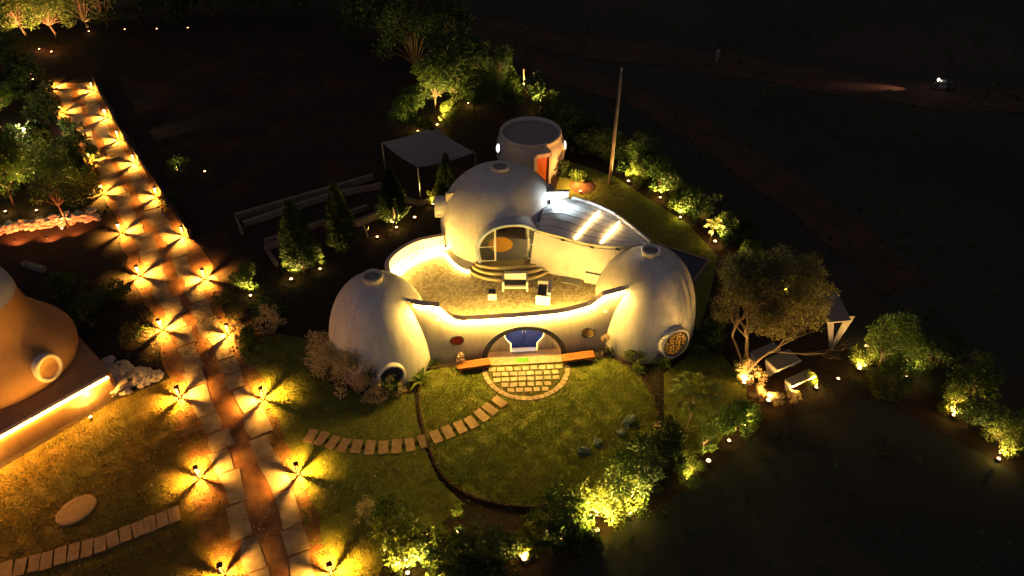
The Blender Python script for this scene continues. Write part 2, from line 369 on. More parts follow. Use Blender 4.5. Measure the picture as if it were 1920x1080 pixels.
# stepping slabs
sp=[(583,818),(603,823),(624,830),(645,835),(669,838),(694,840),(719,840),(744,838),(769,835),(794,829),(818,820),(840,811),(863,802),(884,793),(903,780),(919,768),(936,754)]
P_=[at(*p) for p in sp]
pth=tag(obj('garden_path',MB().loft([[(p.x+.0,p.y-.12,.008) for p in P_],[(p.x,p.y+.12,.008) for p in P_]],True),'soil'),'curved path of stepping slabs crossing the lawn to the patio','path',kind='structure')
slabm=MB().box((0,0,.02),(.42,.78,.05)).mesh('stepping_slab')
for i,p in enumerate(P_):
    d=(P_[min(i+1,len(P_)-1)]-P_[max(i-1,0)]); o=obj('stepping_slab',slabm,'slab',pth,loc=(p.x,p.y,.015)); o.rotation_euler=(rng.uniform(-.01,.01),rng.uniform(-.01,.01),math.atan2(d.y,d.x)+rng.uniform(-.06,.06)); k=rng.uniform(.93,1.05); o.scale=(k,rng.uniform(.93,1.03),1)
sp=[(-24,1086),(-2,1079),(12,1070),(38,1064),(65,1057),(88,1052),(114,1043),(139,1036),(164,1029),(188,1022),(212,1012),(236,1002),(260,993),(282,984),(305,975),(327,966)]
P2=[at(*p) for p in sp]
pth2=tag(obj('garden_path',MB().loft([[(p.x+.0,p.y-.12,.008) for p in P2],[(p.x,p.y+.12,.008) for p in P2]],True),'soil'),'straight path of stepping slabs across the amber lawn','path',kind='structure')
for i,p in enumerate(P2):
    if i==1: continue
    d=(P2[min(i+1,len(P2)-1)]-P2[max(i-1,0)]); o=obj('stepping_slab',slabm,'slab',pth2,loc=(p.x,p.y,.015)); o.rotation_euler=(rng.uniform(-.01,.01),rng.uniform(-.01,.01),math.atan2(d.y,d.x)+rng.uniform(-.05,.05)); o.scale=(rng.uniform(.95,1.05),rng.uniform(.93,1.03),1)
# patio of pavers (half disc) in front of the door
pc=Vector((.69,26.05)); pa=R(3.5)
def prot(x,y): return (pc.x+x*math.cos(pa)-y*math.sin(pa),pc.y+x*math.sin(pa)+y*math.cos(pa))
patio=tag(obj('patio',sheet([prot(2.28*math.cos(a),2.32*math.sin(a)) for a in np.linspace(-PI,0,40)],.009),'joint'),'half round patio of square stone pavers before the blue door','patio',kind='structure')
def paver(x,y,sx,sy,rz):
    q=[(sx/2*a+rng.uniform(-.012,.012),sy/2*b+rng.uniform(-.012,.012)) for a,b in ((-1,-1),(1,-1),(1,1),(-1,1))]
    o=obj('paver',MB().prism(q,0,rng.uniform(.035,.055)),'paver',patio); X,Y=prot(x,y); o.location=(X,Y,.006); o.rotation_euler=(0,0,pa+rz+rng.uniform(-.05,.05))
for k in range(23):
    a=-PI+PI*(k+.35)/22.6
    paver(2.08*math.cos(a),2.12*math.sin(a),.24,.27,a)
for j,y in enumerate((-.12,-.48,-.84,-1.20,-1.56,-1.86)):
    hw=math.sqrt(max(0,1.86**2-(y*1.0)**2)); x=-hw+.18+(.14 if j%2 else 0)
    while x<hw-.14:
        paver(x,y,rng.uniform(.30,.36),.25 if j<5 else .2,0); x+=.415
# ------------------------------------------------------------------ the dome house
house=empty('dome_house',(0.5,28,0),'cream double storey dome house with roof terrace, blue door and leaf shaped roof','house')
hv=Vector(house.location)
def H(name,mb,m,parent=None,smooth=False,label=None):
    o=obj(name,mb,m,smooth=smooth)
    if parent is None: o.parent=house; o.matrix_parent_inverse=Matrix.Translation(-hv)
    else: o.parent=parent; o.matrix_parent_inverse=Matrix.Identity(4)
    if label: o['label']=label
    return o
def dome_prof(Rr,h,k,e,n=40):
    pr=[]
    for i in range(n+1):
        t=math.sin(PI/2*i/n)
        pr.append((Rr*max(0,1-t**k)**(1/e),h*t))
    return pr
def chimney(x,y,z,par,r=.5,h=.30):
    rg=MB().lathe([(r*.86,-.25),(r*.9,h*.6),(r,h*.7),(r*1.02,h*.9),(r*.97,h),(r*.72,h),(r*.70,h*.55)],(x,y,z),36)
    o=H('roof_vent',rg,'plaster_cream',par,True)
    H('vent_lid',MB().lathe([(r*.72,h*.5),(r*.5,h*.62),(0,h*.66)],(x,y,z),30),'metal_grey',par,True)
    return o
ld=H('dome',MB().lathe(dome_prof(2.62,4.8,2.4,2.21),(-6.52,27.07,0),96),'plaster',smooth=True,label='smooth left dome with round roof vent')
chimney(-6.52,27.07,4.78,ld)
rd=H('dome',MB().lathe(dome_prof(2.75,4.85,2.2,2.6),(6.78,29.0,0),96),'plaster',smooth=True,label='smooth right dome with round lattice window')
chimney(6.78,29.0,4.83,rd)
# main dome with an opening cut for the arched door
MC=Vector((-.63,34.34,3.05)); MR=3.35
dn=Vector((.0896,-.996,0)); dt=Vector((.996,.0896,0)); DC=Vector((-.02,31.25,2.75))
def arch_in(p,a=1.8,h=2.28,off=0):
    v=Vector(p)-DC; u=v.dot(dt); z=v.z
    if v.dot(dn)<-2.5: return False
    if z<-.6: return False
    zz=(z-.75)/(h-.75) if z>.75 else (z-.75)/(1.9)
    return (u/a)**2+zz**2<1
mb=MB(); NA,NB=180,90; vs=[]
for j in range(NB+1):
    t=R(-26)+(R(90)-R(-26))*j/NB
    for i in range(NA):
        a=2*PI*i/NA; vs.append((MC.x+MR*math.cos(t)*math.cos(a),MC.y+MR*math.cos(t)*math.sin(a),MC.z+MR*math.sin(t)))
fs=[]
for j in range(NB):
    for i in range(NA):
        q=(j*NA+i,j*NA+(i+1)%NA,(j+1)*NA+(i+1)%NA,(j+1)*NA+i)
        c=sum((Vector(vs[k]) for k in q),Vector())/4
        if c.y<MC.y and arch_in(c,1.86,2.36): continue
        fs.append(q)
mb.add(vs,fs)
md=H('dome',mb,'plaster',smooth=True,label='large upper dome with arched glass doorway')
chimney(MC.x,MC.y,MC.z+MR-.04,md,.52,.28)
# base drum hiding below terrace behind
H('dome_base',MB().lathe([(3.0,0),(3.02,2.0),(3.03,2.28)],(MC.x,MC.y,0),64),'plaster',md,True)
def arch_curve(a,h,n=40,e=.0):
    """horseshoe: z from floor up"""
    pts=[]
    t0=-math.asin(min(.999,.75/1.9))
    for i in range(n+1):
        t=t0+(PI-2*t0)*i/n; u=a*math.cos(t); z=.75+((h-.75)*math.sin(t) if math.sin(t)>0 else 1.9*math.sin(t))
        pts.append((u,z))
    return pts
def darch(u,z,d): return tuple(DC+dt*u+dn*d+Vector((0,0,z)))
ci=arch_curve(1.74,2.22); co=arch_curve(1.93,2.40)
rows=[[darch(u,z,-.9) for u,z in ci],[darch(u,z,.14) for u,z in ci],[darch(u*.5+u2*.5,z*.5+z2*.5,.19) for (u,z),(u2,z2) in zip(ci,co)],[darch(u,z,.12) for u,z in co],[darch(u,z,.0) for u,z in co]]
H('arch_hood',MB().loft([[darch(u,z,.02) for u,z in co],[darch(u,z,-1.2) for u,z in co]]),'plaster',md,True)
# left and right feet of the trim run down to the terrace
for r_ in rows:
    r_.insert(0,tuple(Vector(r_[0])+Vector((0,0,-.45)))); r_.append(tuple(Vector(r_[-1])+Vector((0,0,-.45))))
trim=H('door_arch',MB().loft(rows),'trim_blue',md,True,'blue grey arch trim')
# interior
inn=H('room_floor',MB().lathe([(0,0),(3.2,0)],(MC.x,MC.y,2.752),60),'floor_grey',md)
H('room_partition',MB().box((-.35,34.1,4.0),(2.6,.18,2.5),R(4)),'redwall',md)
H('room_wall',MB().box((2.0,34.0,4.0),(2.1,.2,2.5),R(4)),'plaster_cream',md)
H('room_wall',MB().box((-2.6,33.9,4.0),(1.9,.2,2.5),R(4)),'plaster_cream',md)
H('room_column',MB().box((.95,33.3,4.0),(.42,.5,2.5),R(4)),'metal_grey',md)
H('rug',MB().lathe([(.66,0),(.66,.02),(0,.022)],(-.62,32.55,2.756),40),'rug',md,False,'round orange rug')
wd=H('wall_ornament',MB().lathe([(.001,-.03),(.18,-.02),(.2,0),(.2,.03)],(-1.0,33.98,4.75),20,Matrix.Rotation(R(90),3,'X')),'rug',md)
# glass doors: two leaves, each frame > pane, handle
def leaf(side):
    us=[u for u,z in ci]; n=len(ci)
    u_in=.86*side; pts=[]
    # outline following the arch from floor to inner stile
    arc=[(u,z) for u,z in ci if u*side>0.86 and z>.0]
    arc=sorted(arc,key=lambda p:p[1])
    arc=[(arc[0][0],0.03)]+arc
    zt=max(z for u,z in arc); arc.append((u_in,zt+.06))
    q=[Vector(darch(u*.985,z,.05)) for u,z in arc]
    fr=MB(); fr.tube([tuple(p) for p in q],.035,4)
    fr.tube([darch(u_in,.03,.05),darch(u_in,zt+.06,.05)],.05,4); fr.tube([darch(u_in,.04,.05),darch(arc[0][0],.04,.05)],.035,4)
    zm=.95; fr.tube([darch(u_in,zm,.05),darch(1.74*side,zm,.05)],.028,4)
    f=H('door',fr,'frame_alu',md,False,'framed glass door leaf')
    return f,arc,u_in
for sd in (-1,1):
    f,arc,u_in=leaf(sd)
    g=MB().add([darch(u,z,.05) for u,z in arc]+[darch(u_in,.03,.05)],[tuple(range(len(arc)+1))])
    H('door_glass',g,'glass',md)
    h=MB(); h.tube([darch(u_in+.06*sd,.75,.12),darch(u_in+.06*sd,1.35,.12)],.028,6); h.tube([darch(u_in+.06*sd,.8,.05),darch(u_in+.06*sd,.8,.12)],.015,5); h.tube([darch(u_in+.06*sd,1.3,.05),darch(u_in+.06*sd,1.3,.12)],.015,5)
    H('door_handle',h,'led' if 0 else 'frame_alu',md)
lamp('room_lamp','POINT',(1.6,32.9,4.7),110,(1,.75,.2),size=.1)
# steps
def stepm(a,b,z0,z1,nos):
    pts=[]
    for i in range(29):
        t=PI+PI*i/28; pts.append(DC+dt*(a*math.cos(t))+dn*(-b*math.sin(t)*1.0))
    return pts
for k,(a,b,z1) in enumerate(((1.92,.62,2.75),(2.08,.95,2.60),(2.28,1.28,2.45))):
    pts=stepm(a,b,0,z1,0)
    st=H('step',MB().prism([(p.x,p.y) for p in pts],2.29,z1-.012),'tread',label='curved brown stone step')
    H('step_edge',MB().strip([(p.x,p.y) for p in pts[1:-1]],[z1-.15]*27,[z1]*27,.10),'nosing',st)
# terrace body and floor
W=[(-4.27,26.12),(-3.56,26.26),(-2.42,26.45),(-1.46,26.6),(.68,26.79),(2.71,26.94),(4.36,27.17),(5.76,27.48),(6.62,27.76)]
back=[(-6.2,29.2),(-6.42,30.35),(-5.95,31.4),(-5.05,32.25),(-3.7,32.75),(-3.2,33.2)]
body=[(x,y+.14) for x,y in W]+[(7.2,29.5),(6.6,31),(3.4,33.5),(2,34.5),(-2,34.5)]+back[::-1]+[(-6.6,28)]
tb=MB().prism(body,0.35,2.296)
H('terrace_floor',sheet(body,2.30),'terrace',label='speckled mosaic terrace floor')
# front wall with parapet of varying height, arch and round window openings
A0=Vector((.63,26.79)); AH,AW=2.12,2.10
wallpts=[(-5.3,26.55),(-4.7,26.32),(-4.27,26.19)]+W[1:-2]+[(5.32,27.38),(5.9,27.55),(6.3,27.8)]
wp=smoothpts(wallpts,26); wp=[tuple(p) for p in wp]
def ptop(x):
    xs=[-5.4,-4.0,-3.4,-3.13,-2.8,-2.4,-1.5,0,1,2,2.6,3.74,4.03,4.34,5.3,6.4]
    zs=[4.08,4.0,3.82,3.4,2.97,2.80,2.74,2.74,2.78,2.84,2.92,3.2,3.42,3.76,3.90,3.95]
    return float(np.interp(x,xs,zs))
cuts=[(A0.x,0,AW,AH),(-2.69,1.54,.34,.34),(3.8,1.42,.36,.36)]
def in_cut(x,z,g=.0):
    for i,(cx,cz,a,h) in enumerate(cuts):
        if ((x-cx)/(a+g))**2+((z-cz)/(h+g))**2<1: return True
    return False
mb=MB(); NZ=64; n=len(wp); vs=[]
for x,y in wp:
    t=ptop(x)
    for j in range(NZ+1): vs.append((x,y-.0-.05*math.sin(PI*j/NZ),t*j/NZ))
fs=[]
for i in range(n-1):
    for j in range(NZ):
        q=(i*(NZ+1)+j,(i+1)*(NZ+1)+j,(i+1)*(NZ+1)+j+1,i*(NZ+1)+j+1)
        cx=sum(vs[k][0] for k in q)/4; cz=sum(vs[k][2] for k in q)/4
        if in_cut(cx,cz): continue
        fs.append(q)
mb.add(vs,fs)
fw=H('front_wall',mb,'plaster_cream',smooth=True,label='curved cream front wall')
# parapet inner face and brown coping
tops=[ptop(p[0]) for p in wp]
inner=[(p[0]-.02,p[1]+.22) for p in wp]
H('parapet',MB().loft([[ (p[0],p[1],2.1) for p in inner],[(p[0],p[1],t) for p,t in zip(inner,tops)]],True),'plaster',fw,True)
kc=[i for i,p in enumerate(wp) if -4.7<p[0]<5.42]; cop=[(wp[i][0],wp[i][1]+.08) for i in kc]
M['coping']=mat('coping',(.78,.60,.50),.7,(.70,.53,.43),6,.2,30)
H('coping',MB().strip(cop,[tops[i]-.01 for i in kc],[tops[i]+.045 for i in kc],.34),'coping',fw,False)
def led(pts,m='led',r=.022,n=4,par=None,name='led_strip'):
    return H(name,MB().tube(pts,r,n),m,par)
k0=[i for i,p in enumerate(wp) if -4.55<p[0]<5.45][::3]
led([(wp[i][0],wp[i][1]-.13,tops[i]-.05) for i in k0],'led',.028,label if 0 else 4,fw)
led([(wp[i][0],wp[i][1]+.27,2.66) for i in k0],'led_floor',.018,4,fw)
# back-left parapet
bp_=smoothpts(back[:-1],8)
H('back_parapet',MB().strip([tuple(p) for p in bp_],[0]*len(bp_),[3.25]*len(bp_),.16),'plaster')
H('back_coping',MB().strip([tuple(p) for p in bp_],[3.245]*len(bp_),[3.30]*len(bp_),.24),'coping')
# ledge along back parapet and main dome foot
lp=[(-5.80,29.3),(-6.02,30.3),(-5.6,31.15),(-4.85,31.9),(-3.75,32.3),(-3.35,31.85),(-3.0,31.3),(-2.5,30.85),(-1.98,30.72)]
lps=[tuple(p) for p in smoothpts(lp,6)]
ledge=[(-6.5,29.3),(-6.5,30.6),(-5.9,31.6),(-4.9,32.4),(-3.6,33.0),(-2.3,33.2),(-1.98,31.3)]
def polyfill(inner,outer,z0,z1):
    return MB().prism(list(inner)+list(outer)[::-1],z0,z1)
rowo=[tuple(p) for p in smoothpts([(-6.34,29.2),(-6.34,30.4),(-5.85,31.3),(-4.95,32.15),(-3.75,32.7),(-2.9,32.8),(-2.5,32.4),(-2.1,32.0),(-1.9,31.6)],6)]
lm=MB().loft([[(x,y,2.30) for x,y in lps],[(x,y,2.42) for x,y in lps],[(x,y,2.42) for x,y in rowo]])
H('floor_ledge',lm,'plaster')
led([(x+.03*(1 if i<24 else -.2),y-.035,2.335) for i,(x,y) in enumerate(lps)],'led_floor',.02)
led([(x*.975-.14 if 0 else x+.10*(0 if x>-4 else 1),y-.12,2.47) for x,y in rowo[2:-6]],'led_floor',.007)
# right hand curved room wall under the leaf roof
bot=[(.9,30.95),(1.69,30.72),(3.21,30.24),(4.69,29.76),(5.9,29.3),(6.9,28.9)]
topc=[(1.15,31.28,4.57),(1.5,31.2,4.55),(2.75,30.80,4.45),(4.05,30.28,4.45),(5.5,29.98,4.5),(6.85,30.0,4.66)]
b2=smoothpts(bot,6); t2=smoothpts(topc,6); rows=[]
for j in range(15):
    f=j/14; rr=[]
    for b,t in zip(b2,t2):
        z=2.28+(t[2]-2.28)*f; bul=.16*math.sin(PI*f)
        rr.append((b[0]*(1-f)+t[0]*f-.03*bul,b[1]*(1-f)+t[1]*f-bul,z))
    rows.append(rr)
rw=H('room_wall',MB().loft(rows),'plaster',smooth=True,label='bulging plastered wall under the leaf roof')
H('skirting',MB().tube([(b[0],b[1]-.02,2.33) for b in b2[:22]],.03,4),'plaster',rw)
# small wall box with LED at the right end
cx=at(1107,527,2.3)
H('wall_box',MB().box((4.25,29.86,2.62),(.95,.24,.64),R(-17)),'plaster')
led([(4.72,29.62,2.34),(4.66,29.2,2.34),(4.68,28.8,2.34),(4.82,28.4,2.34),(5.0,28.1,2.34)],'led_floor',.022)
# leaf roof: frame, panels, back rim, LED bars
fe=smoothpts([(1.32,31.2,4.66),(1.9,31.03,4.60),(2.72,30.70,4.56),(4.02,30.16,4.55),(5.47,29.88,4.62),(6.9,29.93,4.78)],8)
be=smoothpts([(1.75,33.2,4.95),(3.06,33.72,4.95),(4.0,33.3,4.97),(4.70,32.78,4.97),(5.60,31.85,4.95),(6.9,29.97,4.80)],8)
NP=6
def rp_(f,i):
    a=np.array(fe[i]);b=np.array(be[i]); p=a*(1-f)+b*f; p[2]+=.16*math.sin(PI*f)*(1-(i/40)**2); return p
roof=H('leaf_roof',MB().strip([tuple(p[:2]) for p in fe],[p[2]-.10 for p in fe],[p[2]+.03 for p in fe],.05),'metal_grey',label='leaf shaped sheet roof')
for k in range(NP):
    f0=k/NP+.006; f1=(k+1)/NP-.006; m_=MB(); up=[];dn_=[]
    idx=list(range(0,41,2))
    rr=[[tuple(rp_(f,i)+[0,0,.0]) for i in idx] for f in np.linspace(f0,f1,4)]
    m_.loft(rr); m_.loft([[(x,y,z-.03) for x,y,z in r] for r in rr],True)
    m_.loft([[(x,y,z-.03) for x,y,z in rr[0]],rr[0]]); m_.loft([rr[-1],[(x,y,z-.03) for x,y,z in rr[-1]]])
    H('roof_panel',m_,'canopy',roof)
    if k: H('roof_seam',MB().tube([tuple(rp_(k/NP,i)+[0,0,-.012]) for i in idx],.018,4),'metal_dark',roof)
H('roof_rim',MB().strip([tuple(p[:2]) for p in be[9:]],[p[2]-.12 for p in be[9:]],[p[2]+.14 for p in be[9:]],.08),'canopy',roof)
H('room_back_wall',MB().strip([(p[0]*.97+.05,p[1]-.22) for p in be[4:]],[0]*37,[4.8]*37,.12),'plaster',rw)
for (a,b) in (((1078,447),(1124,396)),((1127,455),(1161,416))):
    p0=at(*a,4.62);p1=at(*b,5.09)
    led([tuple(p0),tuple(p0*.5+p1*.5+Vector((0,0,.06))),tuple(p1)],'led_roof',.05,6,roof,'led_bar')
for x in (2.6,4.0,5.2):
    i=min(range(41),key=lambda i:abs(fe[i][0]-x)); p=fe[i]
    H('roof_bracket',MB().box((p[0],p[1]-.05,p[2]-.14),(.22,.10,.06),R(-15)),'metal_dark',roof)
H('roof_cable',MB().tube([(p[0],p[1]-.06,p[2]-.13) for p in fe[8:40:2]],.016,4),'metal_dark',roof)
# portholes
def porthole(c,nrm,r,depth,ring_m,pane_m,par=None,ringw=.12,pane_in=.05,bars=0,label=None,back=.4):
    nrm=Vector(nrm).normalized(); q=nrm.to_track_quat('Z','Y').to_matrix()
    pr=[(r+ringw*.9,-back),(r+ringw,depth-.05),(r+ringw*.7,depth),(r+.02,depth),(r,depth-.04),(r,-back)]
    o=H('window',MB().lathe(pr,c,36,q),ring_m,par,True,label)
    c=Vector(c)
    pn=H('pane',MB().lathe([(0,0),(r+.01,0)],c+nrm*(depth-pane_in-.06),30,q),pane_m,o if par is None else par)
    if bars:
        b=MB()
        for k in bars:
            s_=q@Vector((k*r,0,0)); hl=math.sqrt(max(0,1-k*k))*r; u=q@Vector((0,hl,0)); b.tube([tuple(c+nrm*(depth-pane_in-.02)+s_-u),tuple(c+nrm*(depth-pane_in-.02)+s_+u)],.022,4)
        H('window_bar',b,'metal_dark',o if par is None else par)
    return o
wn=Vector((.13,-.99,0))
porthole((-2.69,26.35,1.54),(.16,-.98,.0),.29,.05,'dark_trim','red_pane',fw,.06,-.02,label='small round window with red pane')
porthole((3.8,27.05,1.42),(-.11,-.99,.0),.30,.05,'dark_trim','amber_pane',fw,.06,-.02,label='small round window with amber pane')
def lattice():
    m=mat('lattice_glass',(.4,.2,.05),.4); n=m.node_tree.nodes; l=m.node_tree.links; b=n['Principled BSDF']
    g=n.new('ShaderNodeNewGeometry'); v=n.new('ShaderNodeTexVoronoi'); v.inputs['Scale'].default_value=14
    l.new(g.outputs['Position'],v.inputs['Vector']); r=n.new('ShaderNodeValToRGB'); r.color_ramp.elements[0].color=(1,.45,.06,1); r.color_ramp.elements[1].color=(.05,.02,.0,1)
    r.color_ramp.elements[0].position=.25; r.color_ramp.elements[1].position=.5
    l.new(v.outputs['Distance'],r.inputs[0]); l.new(r.outputs[0],b.inputs['Base Color']); l.new(r.outputs[0],b.inputs['Emission Color']); b.inputs['Emission Strength'].default_value=.22
    return m
M['lattice']=lattice()
porthole((7.85,26.75,1.25),(.42,-.88,.16),.66,.50,'plaster','lattice',rd,.16,.06,(-.55,0,.55),'large round window with lit orange lattice',back=.7)
H('window_frame',MB().lathe([(.65,.38),(.72,.46),(.76,.48),(.68,.52),(.63,.48)],(7.85,26.75,1.25),36,Vector((.42,-.88,.16)).normalized().to_track_quat('Z','Y').to_matrix()),'dark_trim',rd,True)
porthole((-5.72,24.50,1.05),(.35,-.92,.1),.55,.16,'plaster','dark_trim',ld,.12,.10,(-.5,0,.5),'large round window half hidden by shrub',back=.6)
porthole((-3.85,34.0,4.25),(-1,-.05,.05),.50,.35,'plaster','dark_trim',md,.10,.1,label='round side window hood',back=.7)
porthole((2.15,35.3,4.3),(.95,.35,.12),.34,.12,'blue_plaster','dark_trim',md,.10,.1,label='round side window hood',back=.7)  # blue ring colour stands in for cool floodlight on plain plaster
# pebble shaped insets beside arch
for (a,b,sx) in ((866,478,.22),(881,469,.20)):
    pass
# front porch
def fa(u,z,y): 
    return (A0.x+u,26.79+u*.07-y,z)
def ell(a,h,n=40,z0=0): return [(a*math.cos(t),h*math.sin(t)) for t in np.linspace(0,PI,n+1)]
eo,ei=ell(2.14,2.16),ell(1.86,1.94)
rows=[[fa(u,z,-.05) for u,z in eo],[fa(u,z,.12) for u,z in eo],[fa(u,z,.12) for u,z in ei],[fa(u,z,-.30) for u,z in ei]]
H('door_arch',MB().loft(rows),'dark_trim',fw,False,'dark arch surround')
rows=[[fa(u,z,-.30) for u,z in ell(1.9,1.98)],[fa(u,z,-1.0) for u,z in ell(1.9,1.98)]]
M['led_line']=emit('led_line',(1,.50,.12),.8)
led([fa(u,z,-.24) for u,z in ell(1.87,1.94)],emit('vault_fill_glow',(1,.55,.13),45),.012,4,fw)  # hidden strip added to brighten the porch back wall
H('porch_vault',MB().loft(rows),'plaster_cream',fw,True)
# porch back wall: tan with mushroom shaped blue recess
bw=MB(); NX=90; NZ2=56; vs=[];fs=[]
def mush(u,z):
    u+=.02
    if z<.62: return abs(u)<.66 and z>.10
    if z<.85: return abs(u)<.66+(z-.62)*1.3
    return (u/.98)**2+((z-1.25)/.80)**2<1
for j in range(NZ2+1):
    for i in range(NX+1): vs.append(fa(-2+4*i/NX,2.0*j/NZ2,-.34))
for j in range(NZ2):
    for i in range(NX):
        u=-2+4*(i+.5)/NX; z=2.0*(j+.5)/NZ2
        if not mush(u,z): fs.append((j*(NX+1)+i,j*(NX+1)+i+1,(j+1)*(NX+1)+i+1,(j+1)*(NX+1)+i))
bw.add(vs,fs); H('porch_wall',bw,'plaster_cream',fw)
# outline rim of recess + blue door leaf pair
out=[(-.66,.10),(-.66,.62)]+[(.98*math.cos(t)-.0,1.25+.80*math.sin(t)) for t in np.linspace(PI+.62,-.62,30)]+[(.66,.62),(.66,.10)]
rim=H('led_strip',MB().tube([fa(u-.02,z,-.32) for u,z in out+[out[0]]],.013,4),emit('led_recess',(1,.55,.13),5),fw)
rows=[[fa(u-.02,z,-.34) for u,z in out],[fa(u-.02,z,-.60) for u,z in out]]
H('recess_side',MB().loft(rows),'door_blue',fw)
for s_ in (-1,1):
    dd=H('door',MB().box(fa(.50*s_-.02,1.05,-.60),(.97,.05,2.1),R(4)),'door_blue',fw,False,'blue double door leaf')
    H('door_handle',MB().tube([fa(.07*s_-.02,1.15,-.50),fa(.07*s_-.02,1.55,-.50)],.022,6),'frame_alu',fw)
    H('door_step',MB().box(fa(.31*s_-.02,.15,-.28),(.60,.26,.10),R(4)),'white_paint',fw)
H('porch_lamp',MB().lathe([(0,.03),(.05,.02),(.06,0),(.05,-.02),(0,-.02)],fa(-.02,1.86,-.38),12),'lens_white',fw)
lamp('porch_light','SPOT',fa(-.02,1.84,-.40),22,(.45,.65,1),size=.05,spot=150,blend=.6,aim=fa(-.02,.8,-.55))
H('porch_slab',MB().prism([fa(-1.95,0,.62)[:2],fa(1.95,0,.62)[:2],fa(1.95,0,-.6)[:2],fa(-1.95,0,-.6)[:2]],0,.09),'slab')
# small round wall lights
for p in ((-3.55,26.16,3.05),(4.55,27.10,2.75)):
    H('wall_light',MB().lathe([(0,.05),(.06,.04),(.08,0)],p,14,Matrix.Rotation(R(90),3,'X')),'pane_lit',fw)
# floodlight on the upper dome
def dome_pt(px,py):
    o=Vector((0,0,CAMH)); d=(at(px,py,0)-o).normalized(); oc=o-MC; b=d.dot(oc); c=oc.dot(oc)-MR*MR; t=-b-math.sqrt(max(0,b*b-c)); return o+d*t
fp=dome_pt(1031,383); fnr=(fp-MC).normalized()
q=fnr.to_track_quat('Z','Y').to_matrix()
fl=H('floodlight',MB().lathe([(.05,-.1),(.06,.08),(.15,.10),(.17,.2),(.15,.21)],fp,20,q),'metal_grey',md,True)
H('floodlight_lens',MB().lathe([(.15,.205),(.1,.235),(0,.245)],fp,20,q),'lens_white',md,True)
lamp('flood_beam','SPOT',fp+fnr*.40,520,(.78,.92,1),size=.1,spot=118,blend=.7,aim=(3.6,31.6,4.6))
lamp('flood_glow','POINT',fp+fnr*.45,45,(.78,.92,1),size=.1)
# ------------------------------------------------------------------ things near and on the house
def bench(px,py,px2,py2,lb):
    a=at(px,py,.42); b=at(px2,py2,.42); d=b-a; c=(a+b)/2
    t=empty('bench',(c.x,c.y,0),lb,'bench','wooden benches by the blue door',rz=math.atan2(d.y,d.x))
    L=d.length
    for k in (-1,0,1): obj('seat_plank',MB().box((0,k*.155,.42),(L,.145,.05)),'wood',t)
    for k in (-1,1):
        obj('leg',MB().box((k*(L/2-.18),0,.20),(.12,.40,.39)),'wood',t)
    obj('front_rail',MB().box((0,-.235,.37),(L,.03,.14)),'wood',t)
bench(857,686,918,677,'orange wooden bench left of the blue door arch')
bench(1053,671,1113,663,'orange wooden bench right of the blue door arch')
p=at(979,675,.09); t=tag(obj('door_mat',MB().box((0,0,.012),(.62,.30,.024)),'green_mat',loc=(p.x,p.y,.092)),'green rectangular doormat on the porch slab','mat'); t.rotation_euler.z=R(4)
def sofa(loc,rz,w,lb):
    t=empty('sofa',loc,lb,'sofa','white two seat terrace sofas',rz)
    for s_ in (-1,1):
        a=MB(); a.box((s_*(w/2-.04),0,.30),(.09,.72,.60)); obj('armrest',a,'white_paint',t)
    obj('seat_frame',MB().box((0,-.02,.25),(w-.18,.66,.09)),'white_paint',t)
    obj('seat_cushion',MB().box((0,-.03,.355),(w-.20,.58,.12)),'cushion',t)
    rot=Matrix.Rotation(R(-12),3,'X')
    obj('backrest',MB().box((0,.31,.52),(w-.18,.06,.48),rot=rot),'white_paint',t)
    for s_ in (-1,1): obj('back_cushion',MB().box((s_*(w-.2)/4,.22,.57),((w-.22)/2,.12,.34),rot=rot),'white_paint',t)
    return t
p=at(966,541,2.3); sofa((p.x,p.y+.1,2.305),0,1.30,'white sofa with dark seat facing front before the terrace steps')
p=at(1020,566,2.3); sofa((p.x,p.y+.35,2.305),R(-97),1.25,'white sofa seen end on, right of the front facing sofa')
p=at(923,562,2.3); t=empty('stool',(p.x,p.y+.15,2.305),'small white cube stool with dark top on the terrace','stool')
s_=MB(); s_.box((0,0,.19),(.44,.44,.38)); obj('stool_body',s_,'white_paint',t); obj('stool_cushion',MB().box((0,0,.40),(.36,.36,.06)),'cushion',t)
p=at(1072,527,2.3); t=tag(obj('floor_hatch',MB().box((0,0,.02),(.85,.5,.04)),'metal_grey',loc=(p.x,p.y,2.303)),'dark rectangular floor hatch on the terrace by the curved wall','hatch'); t.rotation_euler.z=R(-16)
# pool
pl=[(8.6,36.2),(11.5,34.5),(10.3,32.6),(7.4,33.6)]
pe=empty('garden_pool',(9.4,34.4,0),'small dark blue pool with pale rim behind the right dome','pool')
obj('water',sheet([(x-9.4,y-34.4) for x,y in pl],.16),'water',pe)
obj('pool_rim',MB().strip([(x-9.4,y-34.4) for x,y in pl+[pl[0]]],[0]*5,[.22]*5,.22),'concrete',pe)
# lawn edging, dark bricks
mb=MB(); n=len(lawn_round); L=[Vector((*p,0)) for p in lawn_round]; tot=sum((b-a).length for a,b in zip(L[:-1],L[1:])); s=.1
while s<tot-.1:
    p,d=along(L,s); q=[(p.x,p.y)]; mb.box((p.x,p.y,.06),(.15,.085,.12+rng.uniform(-.02,.03)),math.atan2(d.y,d.x)+rng.uniform(-.15,.15)); s+=.19
M['edging']=mat('edging',(.13,.08,.05),.9,(.08,.05,.03),8,.5,30)
tag(obj('kerb',mb,'edging'),'low dark brick edging round the lawn','kerb',kind='structure')
# white oval stone
p=at(142,955,.1); mb=MB().lathe([(.80,0),(.84,.08),(.80,.15),(.72,.17),(0,.175)],(0,0,0),28)
o=obj('stone_disc',mb,'slab',loc=(p.x,p.y,0)); o.scale=(.97,.76,.5); o.rotation_euler.z=R(50); tag(o,'large flat pale oval stone lying on the amber lawn','stone')
